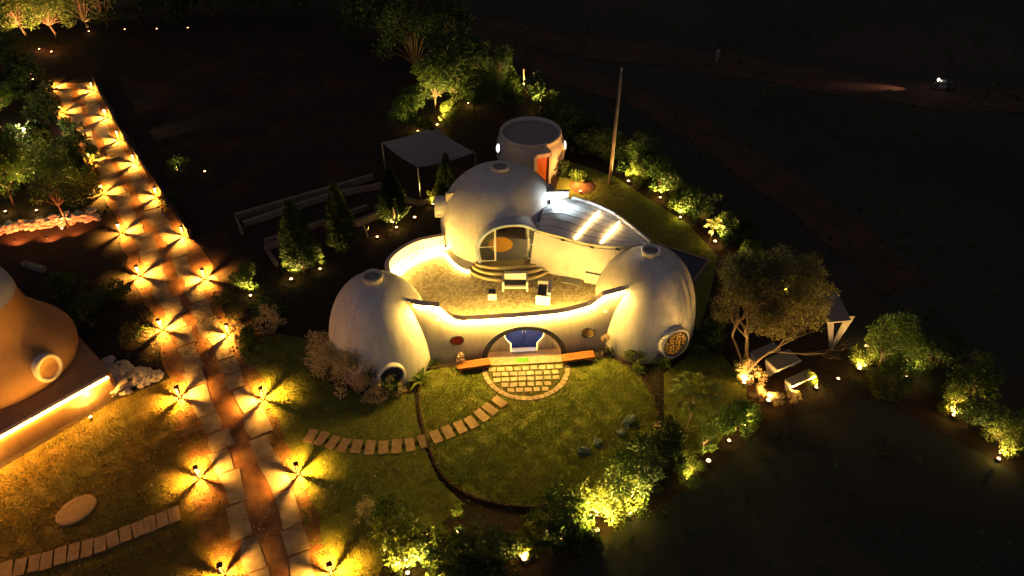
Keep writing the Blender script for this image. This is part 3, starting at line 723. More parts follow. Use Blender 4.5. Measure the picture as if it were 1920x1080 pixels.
# blue grey rocks
def rockmesh(seed,sq=.5):
    r_=random.Random(seed); mb=MB(); vs=[]; n,m=10,6
    for j in range(m+1):
        t=PI*j/m
        for i in range(n):
            a=2*PI*i/n; k=1+r_.uniform(-.18,.18); vs.append((math.sin(t)*math.cos(a)*k,math.sin(t)*math.sin(a)*k,math.cos(t)*sq*k))
    mb.add(vs,[(j*n+i,j*n+(i+1)%n,(j+1)*n+(i+1)%n,(j+1)*n+i) for j in range(m) for i in range(n)]); return mb.mesh('rock')
rocks=[rockmesh(k) for k in range(6)]; stones=[rockmesh(k+20) for k in range(6)]
for i,(a,b,s_,lb) in enumerate(((1095,848,.34,'blue grey rock nearest the bright bottom shrub on the round lawn'),(1121,832,.32,'second blue grey rock, just behind the nearest one'),(1164,812,.30,'small dark blue grey rock beside the pale folded one'),(1179,791,.40,'largest pale blue grey rock, farthest of the four on the lawn'))):
    p=at(a,b); o=obj('rock',rocks[i],'rock_blue',loc=(p.x,p.y,.07)); o.scale=(s_,s_*.7,s_*.7); o.rotation_euler=(.3,.2,i*1.3); tag(o,lb,'rock','blue grey rocks on the round lawn')
# ------------------------------------------------------------------ outhouse
oc=at(995,241,2.9); oh=empty('round_hut',(oc.x,oc.y-.1,0),'round flat roofed cream hut with orange door behind the dome','hut')
prof=[(2.15,0),(2.32,.5),(2.44,1.1),(2.46,1.5),(2.38,2.1),(2.22,2.5),(2.10,2.66),(2.16,2.72),(2.2,2.82),(2.14,2.92),(2.02,2.92),(1.98,2.8),(1.96,2.66)]
obj('wall',MB().lathe(prof,(0,0,0),72),'plaster_cream',oh,True)
obj('roof',MB().lathe([(1.99,2.68),(0,2.66)],(0,0,0),48),'metal_grey',oh)
da=R(-72); dd=Vector((math.cos(da),math.sin(da),0)); dt2=Vector((-dd.y,dd.x,0))
def hb(name,u,d,z,size,m):
    c=dd*d+dt2*u+Vector((0,0,z)); obj(name,MB().box(c,size,da+PI/2),m,oh)
hb('door_jamb',-.62,2.45,1.25,(.22,.85,2.5),'plaster_cream'); hb('door_jamb',.56,2.35,1.2,(.16,.5,2.4),'plaster_cream'); hb('lintel',0,2.3,2.32,(1.3,.6,.3),'plaster_cream')
M['orange_paint']=mat('orange_paint',(.62,.15,.03),.5,(.55,.12,.02),5)
hb('door',0,2.42,1.08,(1.0,.1,2.1),'orange_paint')
for an,lb in ((203,'l'),(-12,'r')):
    a=R(an); nrm=Vector((math.cos(a),math.sin(a),.25)); c=Vector((2.36*math.cos(a),2.36*math.sin(a),2.05)); q=nrm.normalized().to_track_quat('Z','Y').to_matrix()
    wnd=obj('window',MB().lathe([(.34,-.2),(.36,.14),(.30,.16),(.28,.08)],c,24,q),'plaster',oh,True)
    obj('pane',MB().lathe([(0,.09),(.29,.09)],c,24,q),'window_white',wnd)
oh.scale=(.96,.96,.96)
lamp('hut_lamp','POINT',(oc.x+2.9,oc.y-2.9,.9),150,WARM,size=.08)
# ------------------------------------------------------------------ gazebo tent
gz=empty('gazebo',(-5.6,43.4,0),'pale fabric gazebo on thin posts left of the round hut','gazebo'); g0=Vector((-5.6,43.4,0))
cr=[Vector((-8.64,44.2,2.55)),Vector((-5.95,41.0,2.55)),Vector((-2.4,42.9,2.55)),Vector((-5.1,46.1,2.55))]; ap=Vector((-5.5,43.9,3.65))
vs=[];fs=[]; N=8
mb=MB()
for i in range(4):
    a=cr[i]-g0;b=cr[(i+1)%4]-g0; rows=[]
    for j in range(N+1):
        f=j/N; l=a.lerp(ap-g0,f); r_=b.lerp(ap-g0,f); row=[]
        for k in range(N+1):
            p=l.lerp(r_,k/N); p.z-=.16*math.sin(PI*k/N)*(1-f)+.10*math.sin(PI*f); row.append(tuple(p))
        rows.append(row)
    mb.loft(rows)
obj('canopy',mb,'fabric',gz,True)
for c in cr: obj('post',MB().tube([(c.x-g0.x,c.y-g0.y,0),(c.x-g0.x,c.y-g0.y,2.5)],.045,6),'metal_grey',gz)
# foundation troughs
def wall_line(pts,h,th,lb):
    P=[at(a,b) for a,b in pts]; o=obj('low_wall',MB().strip([(p.x,p.y) for p in P],[0]*len(P),[h]*len(P),th),'concrete'); return tag(o,lb,'low wall','low concrete walls behind the conifers')
wall_line([(455,440),(443,412),(700,337)],.45,.2,'low concrete wall forming the far left corner of the trough')
wall_line([(458,425),(545,396),(632,368),(722,352)],.40,.2,'long low concrete wall, second from the back')
wall_line([(497,458),(600,424),(690,392)],.35,.2,'low concrete wall directly behind the two left conifers')
wall_line([(520,500),(500,470),(545,452)],.35,.2,'short bent low wall beside the leftmost conifer')
wall_line([(668,425),(716,405),(730,400)],.45,.25,'short lit low wall behind the bare twig')
wall_line([(762,378),(787,385),(835,372)],.35,.2,'low wall at the foot of the gazebo post')
# poles
def pole(px,py,h,r,lb,arm=True):
    p=at(px,py); t=empty('utility_pole',(p.x,p.y,0),lb,'utility pole','utility poles')
    obj('shaft',MB().tube([(0,0,0),(.02,0,h*.5),(.05,0,h)],[r,r*.85,r*.65],10),'concrete',t,True)
    if arm: obj('insulator',MB().lathe([(.05,0),(.06,.1),(.03,.18)],(.05,0,h),10),'metal_grey',t)
pole(1143,345,8.05,.12,'tall concrete utility pole beside the right hedge')
pole(846,46,7.5,.14,'utility pole at the top edge beside the dirt road')
p=at(983,168); tag(obj('post',MB().tube([(0,0,0),(-.05,0,1.8)],.06,8),'concrete',loc=p),'short concrete post in the hedge behind the round hut','post')
p=at(1343,117); tag(obj('marker_post',MB().lathe([(.16,0),(.14,.7),(.16,1.0),(.1,1.15),(0,1.2)],(0,0,0),10),'concrete',loc=p),'short pale marker post beside the far dirt road','post')
# motorbike with lit headlight on the far road
p=at(1765,170); mk=empty('motorbike',(p.x,p.y,0),'dark motorbike with its headlight on, on the far dirt road','motorbike',rz=R(172))
for s_ in (-1,1):
    wh=obj('wheel',MB().lathe([(.24,-.05),(.31,-.05),(.33,0),(.31,.05),(.24,.05),(.22,0),(.24,-.05)],(s_*.68,0,.33),20,Matrix.Rotation(R(90),3,'X')),'metal_dark',mk,True)
    obj('hub',MB().lathe([(.05,-.06),(.05,.06)],(s_*.68,0,.33),10,Matrix.Rotation(R(90),3,'X')),'metal_grey',wh)
obj('frame',MB().tube([(-.68,0,.33),(-.2,0,.5),(.35,0,.75),(.68,0,.33)],.05,6).tube([(.35,0,.75),(.45,0,1.0)],.03,6),'metal_dark',mk)
obj('engine',MB().box((0,0,.42),(.42,.24,.32),taper=.8),'metal_grey',mk)
obj('fuel_tank',MB().lathe([(0,-.28),(.12,-.2),(.15,0),(.11,.2),(0,.28)],(.12,0,.80),14,Matrix.Rotation(R(90),3,'Y')),'white_paint',mk,True)
obj('seat',MB().box((-.38,0,.80),(.62,.24,.09),taper=.85),'cushion',mk)
obj('handlebar',MB().tube([(.38,-.32,1.05),(.46,0,1.0),(.38,.32,1.05)],.018,6),'metal_grey',mk)
obj('headlight',MB().lathe([(.07,-.06),(.12,0),(.11,.03),(0,.05)],(.55,0,.92),14,Matrix.Rotation(R(90),3,'Y')),emit('headlamp',(1,.8,.7),8),mk)
lp_=mk.matrix_world
hl=lamp('headlight_beam','SPOT',(.66,0,.92),900,(1,.45,.25),mk,size=.05,spot=22,blend=1); hl.rotation_euler=(Vector((1,.04,-.22))).to_track_quat('-Z','Y').to_euler()
# ------------------------------------------------------------------ orange house at the left edge
oh=empty('orange_house',(-24.5,25.2,0),'orange plastered dome house on a lit plinth at the left edge','house')
ow=Vector((-24.5,25.2,0))
prof=[(3.4,1.28),(3.45,1.8),(3.25,2.3),(2.75,3.0),(2.3,3.7),(2.1,4.5),(2.06,5.2)]
prs=[tuple(p) for p in smoothpts(prof,5)]
obj('wall',MB().lathe(prs,(0,0,0),72),'orange_plaster',oh,True)
dp=[(2.08,5.14)]+[(2.06*math.cos(t),5.2+1.8*math.sin(t)) for t in np.linspace(0,PI/2,14)]
obj('dome',MB().lathe(dp,(0,0,0),48),'blue_plaster',oh,True,)
pa_=Vector((-18.95,24.15)); pb_=Vector((-26.4,15.9)); pd=(pb_-pa_).normalized(); pn=Vector((-pd.y,pd.x))
if pn.x>0: pn=-pn
qd=[pa_,pb_,pb_+pn*9,pa_+pd*-.3+pn*4.5,pa_+pd*-.25+pn*.3]
obj('plinth',MB().prism([(v.x-ow.x,v.y-ow.y) for v in qd],0,1.28),'orange_plaster',oh)
l0=pa_-ow.xy-pn*.06; l1=pb_-ow.xy-pn*.06
obj('led_strip',MB().tube([(l0.x+(l1.x-l0.x)*k/12,l0.y+(l1.y-l0.y)*k/12,1.30) for k in range(13)],.04,5),'led_amber',oh)
obj('plinth_coping',MB().strip([tuple(l0-pn*-.20),tuple(l1-pn*-.20)],[1.275]*2,[1.33]*2,.22),'coping',oh)
wn_=Vector((.93,-.36,.15)).normalized(); wq=wn_.to_track_quat('Z','Y').to_matrix(); wc=Vector((-21.95,23.6,2.35))-ow
wc=Vector((wn_.x*3.25,wn_.y*3.25,2.05))
wo=obj('window',MB().lathe([(.64,-.5),(.68,.20),(.62,.26),(.50,.26),(.48,.12)],wc,36,wq),'plaster',oh,True)
obj('pane',MB().lathe([(0,.14),(.49,.14)],wc,30,wq),'amber_pane',wo)
# two down lights under the plinth coping
for k in (.10,.52):
    c=pa_.lerp(pb_,k)-pn*.22
    obj('wall_light',MB().lathe([(0,0),(.06,0),(.06,.06),(0,.08)],(c.x-ow.x,c.y-ow.y,1.12),12),'lens',oh)
    lamp('wall_light_beam','POINT',(c.x,c.y,1.05),90,(1,.50,.08),size=.05)
# the plinth continues past the frame with the same strip; light reaching the lawn
M['paleledge']=M['plaster']
o=obj('ledge',MB().box((0,0,.2),(1.6,.3,.3),R(-20)),'concrete',loc=tuple(at(66,505))); tag(o,'short pale concrete kerb block behind the orange house','kerb block')
# white stone pile
c0=at(243,722); sp_=empty('stone_pile',tuple(c0),'heap of pale rough stones at the end of the orange plinth','stone pile')
for i in range(110):
    u=rng.random(); a=at(*( (200,700) if rng.random()<.0 else (196+u*100, 716+ (rng.random()-.5)*(64*(1-u)+10) -10*u))); h=(1-u)*.55+.05
    o=obj('stone',stones[i%6],'stone',sp_,loc=(a.x-c0.x,a.y-c0.y,rng.uniform(.0,h))); s_=rng.uniform(.16,.30); o.scale=(s_*1.2,s_,s_*.9); o.rotation_euler=(rng.uniform(-.5,.5),rng.uniform(-.5,.5),rng.uniform(0,6))
# lit dry stone wall at left
sw=empty('stone_wall',tuple(at(80,430)),'low dry stone wall lit orange beneath the left tree','stone wall'); c0=at(80,430)
for i in range(230):
    u=i/230; px=-30+u*215; py=447-u*34; k=rng.random()
    a=at(px,py-k*9); o=obj('stone',stones[(i*5)%6],'stone',sw,loc=(a.x-c0.x,a.y-c0.y,rng.uniform(.05,.55))); s_=rng.uniform(.13,.24); o.scale=(s_*1.3,s_,s_*.8); o.rotation_euler=(rng.uniform(-.4,.4),rng.uniform(-.4,.4),rng.uniform(0,6))
[lamp('wall_wash','SPOT',at(a,b,.35),pw,(1,.23,.05),size=.06,spot=125,blend=.7,aim=at(a+4,b-30,.6)) for a,b,pw in ((28,457,420),(88,451,420),(135,440,160))]
for q,(a,b) in enumerate(((28,454),(88,448))):
    p=at(a,b); tag(obj('ground_light',MB().lathe([(.06,0),(.06,.1),(0,.11)],(0,0,0),10),'metal_dark',loc=p),('left','right')[q]+' one of two small ground lights at the foot of the lit stone wall','ground light','ground lights at the stone wall')
# ------------------------------------------------------------------ concrete tables and benches under the big tree
def slabtable(px,py,w,d,h,rz,name,lb,cat):
    p=at(px,py); t=empty(name,(p.x,p.y,0),lb,cat,rz=rz)
    obj('top',MB().box((0,0,h-.03),(w,d,.07)),'metal_grey',t); obj('edge',MB().box((0,-d/2-.012,h-.05),(w,.03,.12)),'white_paint',t)
    for s_ in (-1,1):
        x=s_*(w/2-.03); obj('leg',MB().add([(x-.04,-d/2,h-.07),(x-.04,d/2,h-.07),(x-.04,d*.12,0),(x-.04,-d*.12,0),(x+.04,-d/2,h-.07),(x+.04,d/2,h-.07),(x+.04,d*.12,0),(x+.04,-d*.12,0)],[(0,1,2,3),(7,6,5,4),(0,4,5,1),(1,5,6,2),(2,6,7,3),(3,7,4,0)]),'white_paint',t)
slabtable(1432,668,1.5,.50,.45,R(27),'bench','rearmost white bench with dark top under the bare tree','bench')
slabtable(1462,694,1.5,.85,.76,R(27),'table','white garden table with dark top between two benches','table')
slabtable(1496,722,1.5,.48,.55,R(27),'bench','front white bench with tapered legs beside glowing grasses','bench')
# slanted shelter at right
p=at(1558,655); sh=empty('shelter',(p.x,p.y,0),'small shelter with slanted pale roof on a tapered pale leg','shelter')
a=at(1536,545,2.6)-p;b=at(1570,547,2.6)-p;c=at(1596,600,2.3)-p;d=at(1552,605,2.3)-p
a,b,c,d=[Vector(v) for v in (a,b,c,d)]; dz=Vector((0,0,-.08))
obj('roof',MB().add([a,b,c,d,a+dz,b+dz,c+dz,d+dz],[(3,2,1,0),(4,5,6,7),(0,1,5,4),(1,2,6,5),(2,3,7,6),(3,0,4,7)]),'fabric',sh)
obj('leg',MB().add([(-.07,-.05,0),(.07,-.05,0),(.55,-.03,2.3),(.1,-.03,2.3),(-.07,.05,0),(.07,.05,0),(.55,.03,2.3),(.1,.03,2.3)],[(0,1,2,3),(7,6,5,4),(0,4,5,1),(1,5,6,2),(2,6,7,3),(3,7,4,0)]),'fabric',sh)
obj('leg',MB().add([(-.07,-.05,0),(.07,-.05,0),(-.35,.3,2.3),(-.75,.3,2.3),(-.07,.05,0),(.07,.05,0),(-.35,.4,2.3),(-.75,.4,2.3)],[(0,1,2,3),(7,6,5,4),(0,4,5,1),(1,5,6,2),(2,6,7,3),(3,7,4,0)]),'fabric',sh)
# ------------------------------------------------------------------ bollard lights
ORD=['nearest','second','third','fourth','fifth','sixth','seventh','eighth','ninth','tenth','farthest']
def bollard():
    t=empty('bollard_light')
    obj('base',MB().box((0,0,.05),(.15,.15,.10)),'wood',t); 
    for k in range(4):
        a=PI/2*k; obj('post',MB().box((.082*math.cos(a),.082*math.sin(a),.40),(.020,.040,.66),a),'frame_alu',t)
    obj('cap',MB().box((0,0,.755),(.22,.22,.05),PI/4,taper=.85),'metal_dark',t)
    obj('lamp_disc',MB().lathe([(0,0),(.035,0),(.035,.02),(0,.02)],(0,0,.706),10),'lens',t)
    return t
B0=bollard(); first=True
bd=bpy.data.lights.new('bollard_beam','SPOT'); bd.energy=560; bd.color=(1,.43,.055); bd.shadow_soft_size=.012; bd.spot_size=R(156); bd.spot_blend=.5
bg_=bpy.data.lights.new('bollard_glow','POINT'); bg_.energy=6; bg_.color=(1,.45,.10); bg_.shadow_soft_size=.05
def put_bollard(p,lb,row):
    global first; far=.62 if p.y>42 else 1
    o=B0 if first else copy_tree(B0); first=False
    o.location=p; o.rotation_euler=(0,0,R(66-270)+rng.uniform(-.04,.04)+R(0)); tag(o,lb,'bollard light',row)
    b2_=bd.copy(); b2_.energy=bd.energy*far*rng.uniform(.72,1.15); b2_.shadow_soft_size=rng.uniform(.010,.022); b2_.spot_blend=rng.uniform(.4,.7)
    o.rotation_euler[0]=R(rng.uniform(-2.5,2.5)); o.rotation_euler[1]=R(rng.uniform(-2.5,2.5))
    l=bpy.data.objects.new('bollard_beam',b2_); C.objects.link(l); l.parent=o; l.location=(0,0,.69)
    l=bpy.data.objects.new('bollard_glow',bg_); C.objects.link(l); l.parent=o; l.location=(0,0,.66)
for row,nm in ((rowL,'left'),(rowR,'right')):
    for i,(a,b) in enumerate(row[::-1]):
        put_bollard(at(a,b),f'{ORD[i]} lit bollard from the bottom in the {nm} row along the driveway','bollard lights along the driveway')
put_bollard(at(299,372)+Vector((-4.5,5.2,0)) if 0 else at(80,120),'farthest lit bollard beyond the top of the driveway','bollard lights along the driveway') if 0 else None
# ------------------------------------------------------------------ vegetation
def leaves(blobs,n,size,seed,elong=.5,up=.2,shell=.25,droop=0):
    """blobs: (center, radii). leaf quads folded along the midrib"""
    g=np.random.default_rng(seed); W_=np.array([b[1][0]*b[1][1]*b[1][2] for b in blobs])**.67; W_/=W_.sum()
    bi=g.choice(len(blobs),n,p=W_); c=np.array([b[0] for b in blobs])[bi]; r=np.array([b[1] for b in blobs])[bi]
    d=g.normal(size=(n,3)); d/=np.linalg.norm(d,axis=1)[:,None]; rad=g.uniform(shell,1,n)**.6*(1+.12*g.normal(size=n)); p=c+d*r*rad[:,None]
    ax=d*.8+g.normal(size=(n,3))*.6; ax[:,2]+=up-droop; ax/=np.linalg.norm(ax,axis=1)[:,None]
    s=np.cross(ax,g.normal(size=(n,3))); s/=np.linalg.norm(s,axis=1)[:,None]; nn=np.cross(s,ax)
    L=size*g.uniform(.6,1.3,n)[:,None]; w_=L*elong*.5
    v=np.empty((n,4,3)); v[:,0]=p; v[:,1]=p+ax*L*.5+s*w_+nn*w_*.25; v[:,2]=p+ax*L; v[:,3]=p+ax*L*.5-s*w_+nn*w_*.25
    idx=np.arange(n*4).reshape(-1,4); f=np.concatenate([idx[:,[0,1,2]],idx[:,[0,2,3]]])
    return v.reshape(-1,3),f
def leafmesh(name,blobs,n,size,seed,m,**k):
    v,f=leaves(blobs,n,size,seed,**k); me=bpy.data.meshes.new(name); me.from_pydata(v.tolist(),[],f.tolist()); me.materials.append(M[m]); return me
def shrub_parts(seed,h,w,n,size,m,kind='shrub',trunk=0,bark='bark'):
    g=random.Random(seed); blobs=[]; br=MB(); nb={'shrub':19,'tree':26,'column':9}[kind]; size=size*(.8,1.0,1.3)[seed%3]
    for i in range(nb):
        a=g.uniform(0,2*PI); rr=w/2*math.sqrt(g.random())*.92; z=trunk+(h-trunk)*g.uniform(.14,.97)
        if kind=='column': rr*=.4
        zz=(z-trunk)/(h-trunk); rr*=1.15-.7*max(0,zz-.4)
        c=(rr*math.cos(a),rr*math.sin(a),z); k=w*g.uniform(.08,.21); blobs.append((c,(k*g.uniform(.8,1.3),k,k*g.uniform(.6,1.2))))
        z0=trunk*.96 if trunk else 0
        br.tube([(0,0,z0),(c[0]*.4,c[1]*.4,z0+(c[2]-z0)*.55),c],[.014*h/2,.010*h/2,.005],4,False)
    if trunk: br.tube([(0,0,0),(.03*h,.01,trunk*.5),(0,0,trunk)],[.05*h/2.2,.038*h/2.2,.035*h/2.2],7)
    return leafmesh('foliage',blobs,n,size,seed,m),br.mesh('stem',True)
def conifer_parts(seed,h,w,n=10500):
    g=np.random.default_rng(seed); t=g.uniform(0,1,n)**.75; z=.12*h+t*h*.86; prof=np.sin(np.clip((1-t)*1.05,0,1)*PI/2)**1.0*np.minimum(1,.55+t*3.0)
    a=g.uniform(0,2*PI,n); lob=1+.13*np.sin(a*5+z*4)+.10*np.sin(a*9-z*7)+.08*g.normal(size=n); rr=w/2*prof*lob*g.uniform(.2,1,n)**.5
    p=np.stack([rr*np.cos(a),rr*np.sin(a),z],-1); ax=np.stack([np.cos(a),np.sin(a),g.uniform(.2,1.6,n)],-1)+g.normal(size=(n,3))*.25; ax/=np.linalg.norm(ax,axis=1)[:,None]
    s=np.cross(ax,g.normal(size=(n,3))); s/=np.linalg.norm(s,axis=1)[:,None]; L=g.uniform(.10,.24,n)[:,None]; w_=L*.16
    v=np.empty((n,3,3)); v[:,0]=p-s*w_; v[:,1]=p+s*w_; v[:,2]=p+ax*L
    me=bpy.data.meshes.new('foliage'); me.from_pydata(v.reshape(-1,3).tolist(),[],np.arange(n*3).reshape(-1,3).tolist()); me.materials.append(M['leaf_conifer'])
    return me,MB().tube([(0,0,0),(0,0,h*.55)],[.07,.02],6).mesh('trunk',True)
_cache={}
def variant(kind,v):
    key=(kind,v)
    if key in _cache: return _cache[key]
    s=hash(kind)%1 or v*13+len(kind)*7+1
    if kind=='shrub': r=shrub_parts(s,2.0,1.7,2000,.15,'leaf_green')
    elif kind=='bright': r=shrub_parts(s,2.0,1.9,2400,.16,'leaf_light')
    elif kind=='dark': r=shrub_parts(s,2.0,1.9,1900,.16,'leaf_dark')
    elif kind=='low': r=shrub_parts(s,.7,1.1,620,.12,'leaf_green')
    elif kind=='lowlight': r=shrub_parts(s,.7,1.1,620,.13,'leaf_light')
    elif kind=='dry': r=shrub_parts(s,1.6,1.6,1900,.10,'leaf_dry')
    elif kind=='blossom': r=shrub_parts(s,1.3,.75,620,.085,'blossom','column')
    elif kind=='column': r=shrub_parts(s,1.9,.85,700,.14,'leaf_light','column')
    elif kind=='tree': r=shrub_parts(s,4.2,3.6,4200,.20,'leaf_green','tree',1.5)
    elif kind=='treedark': r=shrub_parts(s,5.0,4.0,4200,.24,'leaf_dark','tree',.7)
    elif kind=='small_tree': r=shrub_parts(s,2.3,1.7,1300,.15,'leaf_green','tree',1.0,'bark_pale')
    elif kind=='conifer': r=conifer_parts(s,3.5,1.35)
    _cache[key]=r; return r
def plant(px,py,kind,v,s,lb,grp=None,name=None,sz=1.0,bark='bark',dz=0):
    p=at(px,py); p.y+=.22 if s<1.3 and kind not in('dry','blossom','conifer','tree','treedark') else 0; f,st=variant(kind,v)
    nm=name or {'conifer':'conifer','tree':'tree','treedark':'tree','small_tree':'small_tree','low':'low_plant','lowlight':'low_plant'}.get(kind,'shrub')
    cat={'conifer':'conifer','tree':'tree','small_tree':'tree','low_plant':'plant','shrub':'shrub'}.get(nm,'shrub')
    e=empty(nm,(p.x,p.y,dz),lb,cat,grp,rng.uniform(0,6)); s*=1.12 if kind!='conifer' else .95; e.scale=(s*rng.uniform(.85,1.2),s*rng.uniform(.85,1.2),s*sz*rng.uniform(.85,1.15))
    o=obj('foliage' if kind!='conifer' else 'crown',f,None,e)
    if not st.materials: st.materials.append(M[bark])
    obj('trunk' if kind in('tree','treedark','small_tree','conifer') else 'stem',st,None,e)
    return e
hg='shrubs of the right hedge'
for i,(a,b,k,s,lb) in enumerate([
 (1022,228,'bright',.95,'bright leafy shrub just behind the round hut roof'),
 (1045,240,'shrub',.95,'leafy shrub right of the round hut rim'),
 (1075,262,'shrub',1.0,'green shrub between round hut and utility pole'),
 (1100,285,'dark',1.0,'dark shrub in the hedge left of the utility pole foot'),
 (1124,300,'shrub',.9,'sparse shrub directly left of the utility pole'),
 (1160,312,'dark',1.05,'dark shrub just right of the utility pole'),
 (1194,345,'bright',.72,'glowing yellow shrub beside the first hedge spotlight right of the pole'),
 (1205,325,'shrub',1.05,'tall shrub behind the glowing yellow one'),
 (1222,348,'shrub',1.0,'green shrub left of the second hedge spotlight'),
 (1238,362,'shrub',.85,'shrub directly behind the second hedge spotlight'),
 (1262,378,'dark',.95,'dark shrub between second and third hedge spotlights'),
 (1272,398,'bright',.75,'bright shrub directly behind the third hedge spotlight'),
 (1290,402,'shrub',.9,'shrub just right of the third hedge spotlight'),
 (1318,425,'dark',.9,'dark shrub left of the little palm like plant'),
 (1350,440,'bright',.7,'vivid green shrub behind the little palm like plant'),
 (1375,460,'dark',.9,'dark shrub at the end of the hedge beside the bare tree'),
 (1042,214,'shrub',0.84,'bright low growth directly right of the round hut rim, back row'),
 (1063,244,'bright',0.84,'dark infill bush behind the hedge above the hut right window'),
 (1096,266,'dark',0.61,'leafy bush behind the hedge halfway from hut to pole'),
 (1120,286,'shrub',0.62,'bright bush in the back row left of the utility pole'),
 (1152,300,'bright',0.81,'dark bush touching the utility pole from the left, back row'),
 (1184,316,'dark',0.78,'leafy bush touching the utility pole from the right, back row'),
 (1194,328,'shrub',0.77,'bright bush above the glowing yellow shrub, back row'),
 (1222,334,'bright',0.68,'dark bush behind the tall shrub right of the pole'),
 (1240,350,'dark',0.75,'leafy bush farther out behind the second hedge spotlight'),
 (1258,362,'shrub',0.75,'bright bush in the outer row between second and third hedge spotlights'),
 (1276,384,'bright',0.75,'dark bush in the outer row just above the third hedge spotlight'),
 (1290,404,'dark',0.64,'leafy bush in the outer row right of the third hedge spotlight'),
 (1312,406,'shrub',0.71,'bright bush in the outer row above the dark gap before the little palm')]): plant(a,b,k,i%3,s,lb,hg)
tg='trees behind the gazebo'
for i,(a,b,k,s,lb) in enumerate([
 (770,252,'tree',.62,'small tree just behind the left corner of the gazebo'),
 (800,262,'bright',.7,'low lit shrub at the gazebo roof peak'),
 (848,228,'bright',.75,'bright yellow shrub beside the gazebo spotlight'),
 (832,240,'lowlight',1.0,'small glowing plant right of the gazebo roof'),
 (818,212,'tree',.85,'tree with lit lower crown behind the gazebo'),
 (852,190,'treedark',.9,'dark tree behind the gazebo, under the utility pole'),
 (890,212,'tree',.7,'tree left of the round hut lit from below'),
 (925,200,'tree',.62,'small tree directly left of the round hut roof'),
 (958,192,'shrub',1.1,'shrub right behind the round hut, below the short post'),
 (893,165,'treedark',.7,'dark tree farther back, left of the short post'),
 (935,165,'treedark',.6,'small dark tree just left of the short post'),
 (1000,192,'dark',1.0,'dark shrub right of the short post'),
 (780,140,'treedark',1.1,'large unlit tree below the top utility pole, left'),
 (850,120,'treedark',.9,'unlit tree below the top utility pole'),
 (720,90,'treedark',1.2,'unlit tree near the top edge, left of the pole'),
 (790,60,'treedark',1.1,'unlit tree at the top edge, left of the pole foot')]): plant(a,b,k,i%3,s,lb,tg)
for i,(a,b,k,s,lb) in enumerate([
 (52,84,'tree',1.25,'amber lit tree in the top left corner'),
 (106,80,'tree',1.1,'amber lit tree right of the corner one at top left'),
 (75,50,'treedark',1.3,'dark tree behind the amber lit ones at top left'),
 (165,58,'treedark',1.0,'dark tree right of the amber lit pair at top left'),
 (15,150,'tree',.9,'green tree at the left edge below the top corner'),
 (10,215,'tree',.6,'small green tree at the left edge by the glaring lamp'),
 (205,60,'treedark',1.1,'dark tree over the first of three tiny top lights'),
 (262,52,'treedark',1.1,'dark tree over the second of three tiny top lights'),
 (330,48,'treedark',1.1,'dark tree over the third of three tiny top lights'),
 (400,45,'treedark',1.2,'dark tree at the top edge, first right of the tiny lights'),
 (480,30,'treedark',1.2,'dark tree at the top edge, second right of the tiny lights'),
 (570,25,'treedark',1.2,'dark tree at the top edge, third right of the tiny lights'),
 (650,40,'treedark',1.1,'dark tree at the top edge, fourth right of the tiny lights'),
 (128,425,'tree',.95,'slim trunked tree behind the lit stone wall'),
 (40,405,'tree',1.15,'wide green crowned tree left of the slim trunked one'),
 (-25,400,'tree',1.1,'green crowned tree cut by the left edge'),
 (170,375,'shrub',.9,'shrub between slim trunked tree and driveway'),
 (90,330,'treedark',.7,'dark tree above the slim trunked tree'),
 (150,300,'dark',1.1,'dark shrub left of the driveway, mid distance'),
 (60,300,'dark',.8,'dark shrub below the glaring lamp at left'),
 (95,230,'dark',1.2,'dark shrub left of the far driveway'),
 (55,180,'dark',1.3,'dark shrub at the far end of the driveway, left'),
 (312,390,'low',1.0,'small flowering bush by the right bollard row'),
 (334,330,'low',1.2,'small green bush on the dark lawn by a tiny light')]): plant(a,b,k,i%3,s,lb,'trees and shrubs at the left')
cg='conifers left of the dome house'
for i,(a,b,s,lb) in enumerate([(572,515,1.4,'leftmost tall conifer, lit at its left foot'),(648,478,1.35,'middle tall conifer, unlit'),(741,420,1.35,'right tall conifer with a bright green lit skirt'),(840,372,.92,'conifer between gazebo and upper dome')]): plant(a,b,'conifer',i%2,s,lb,cg)
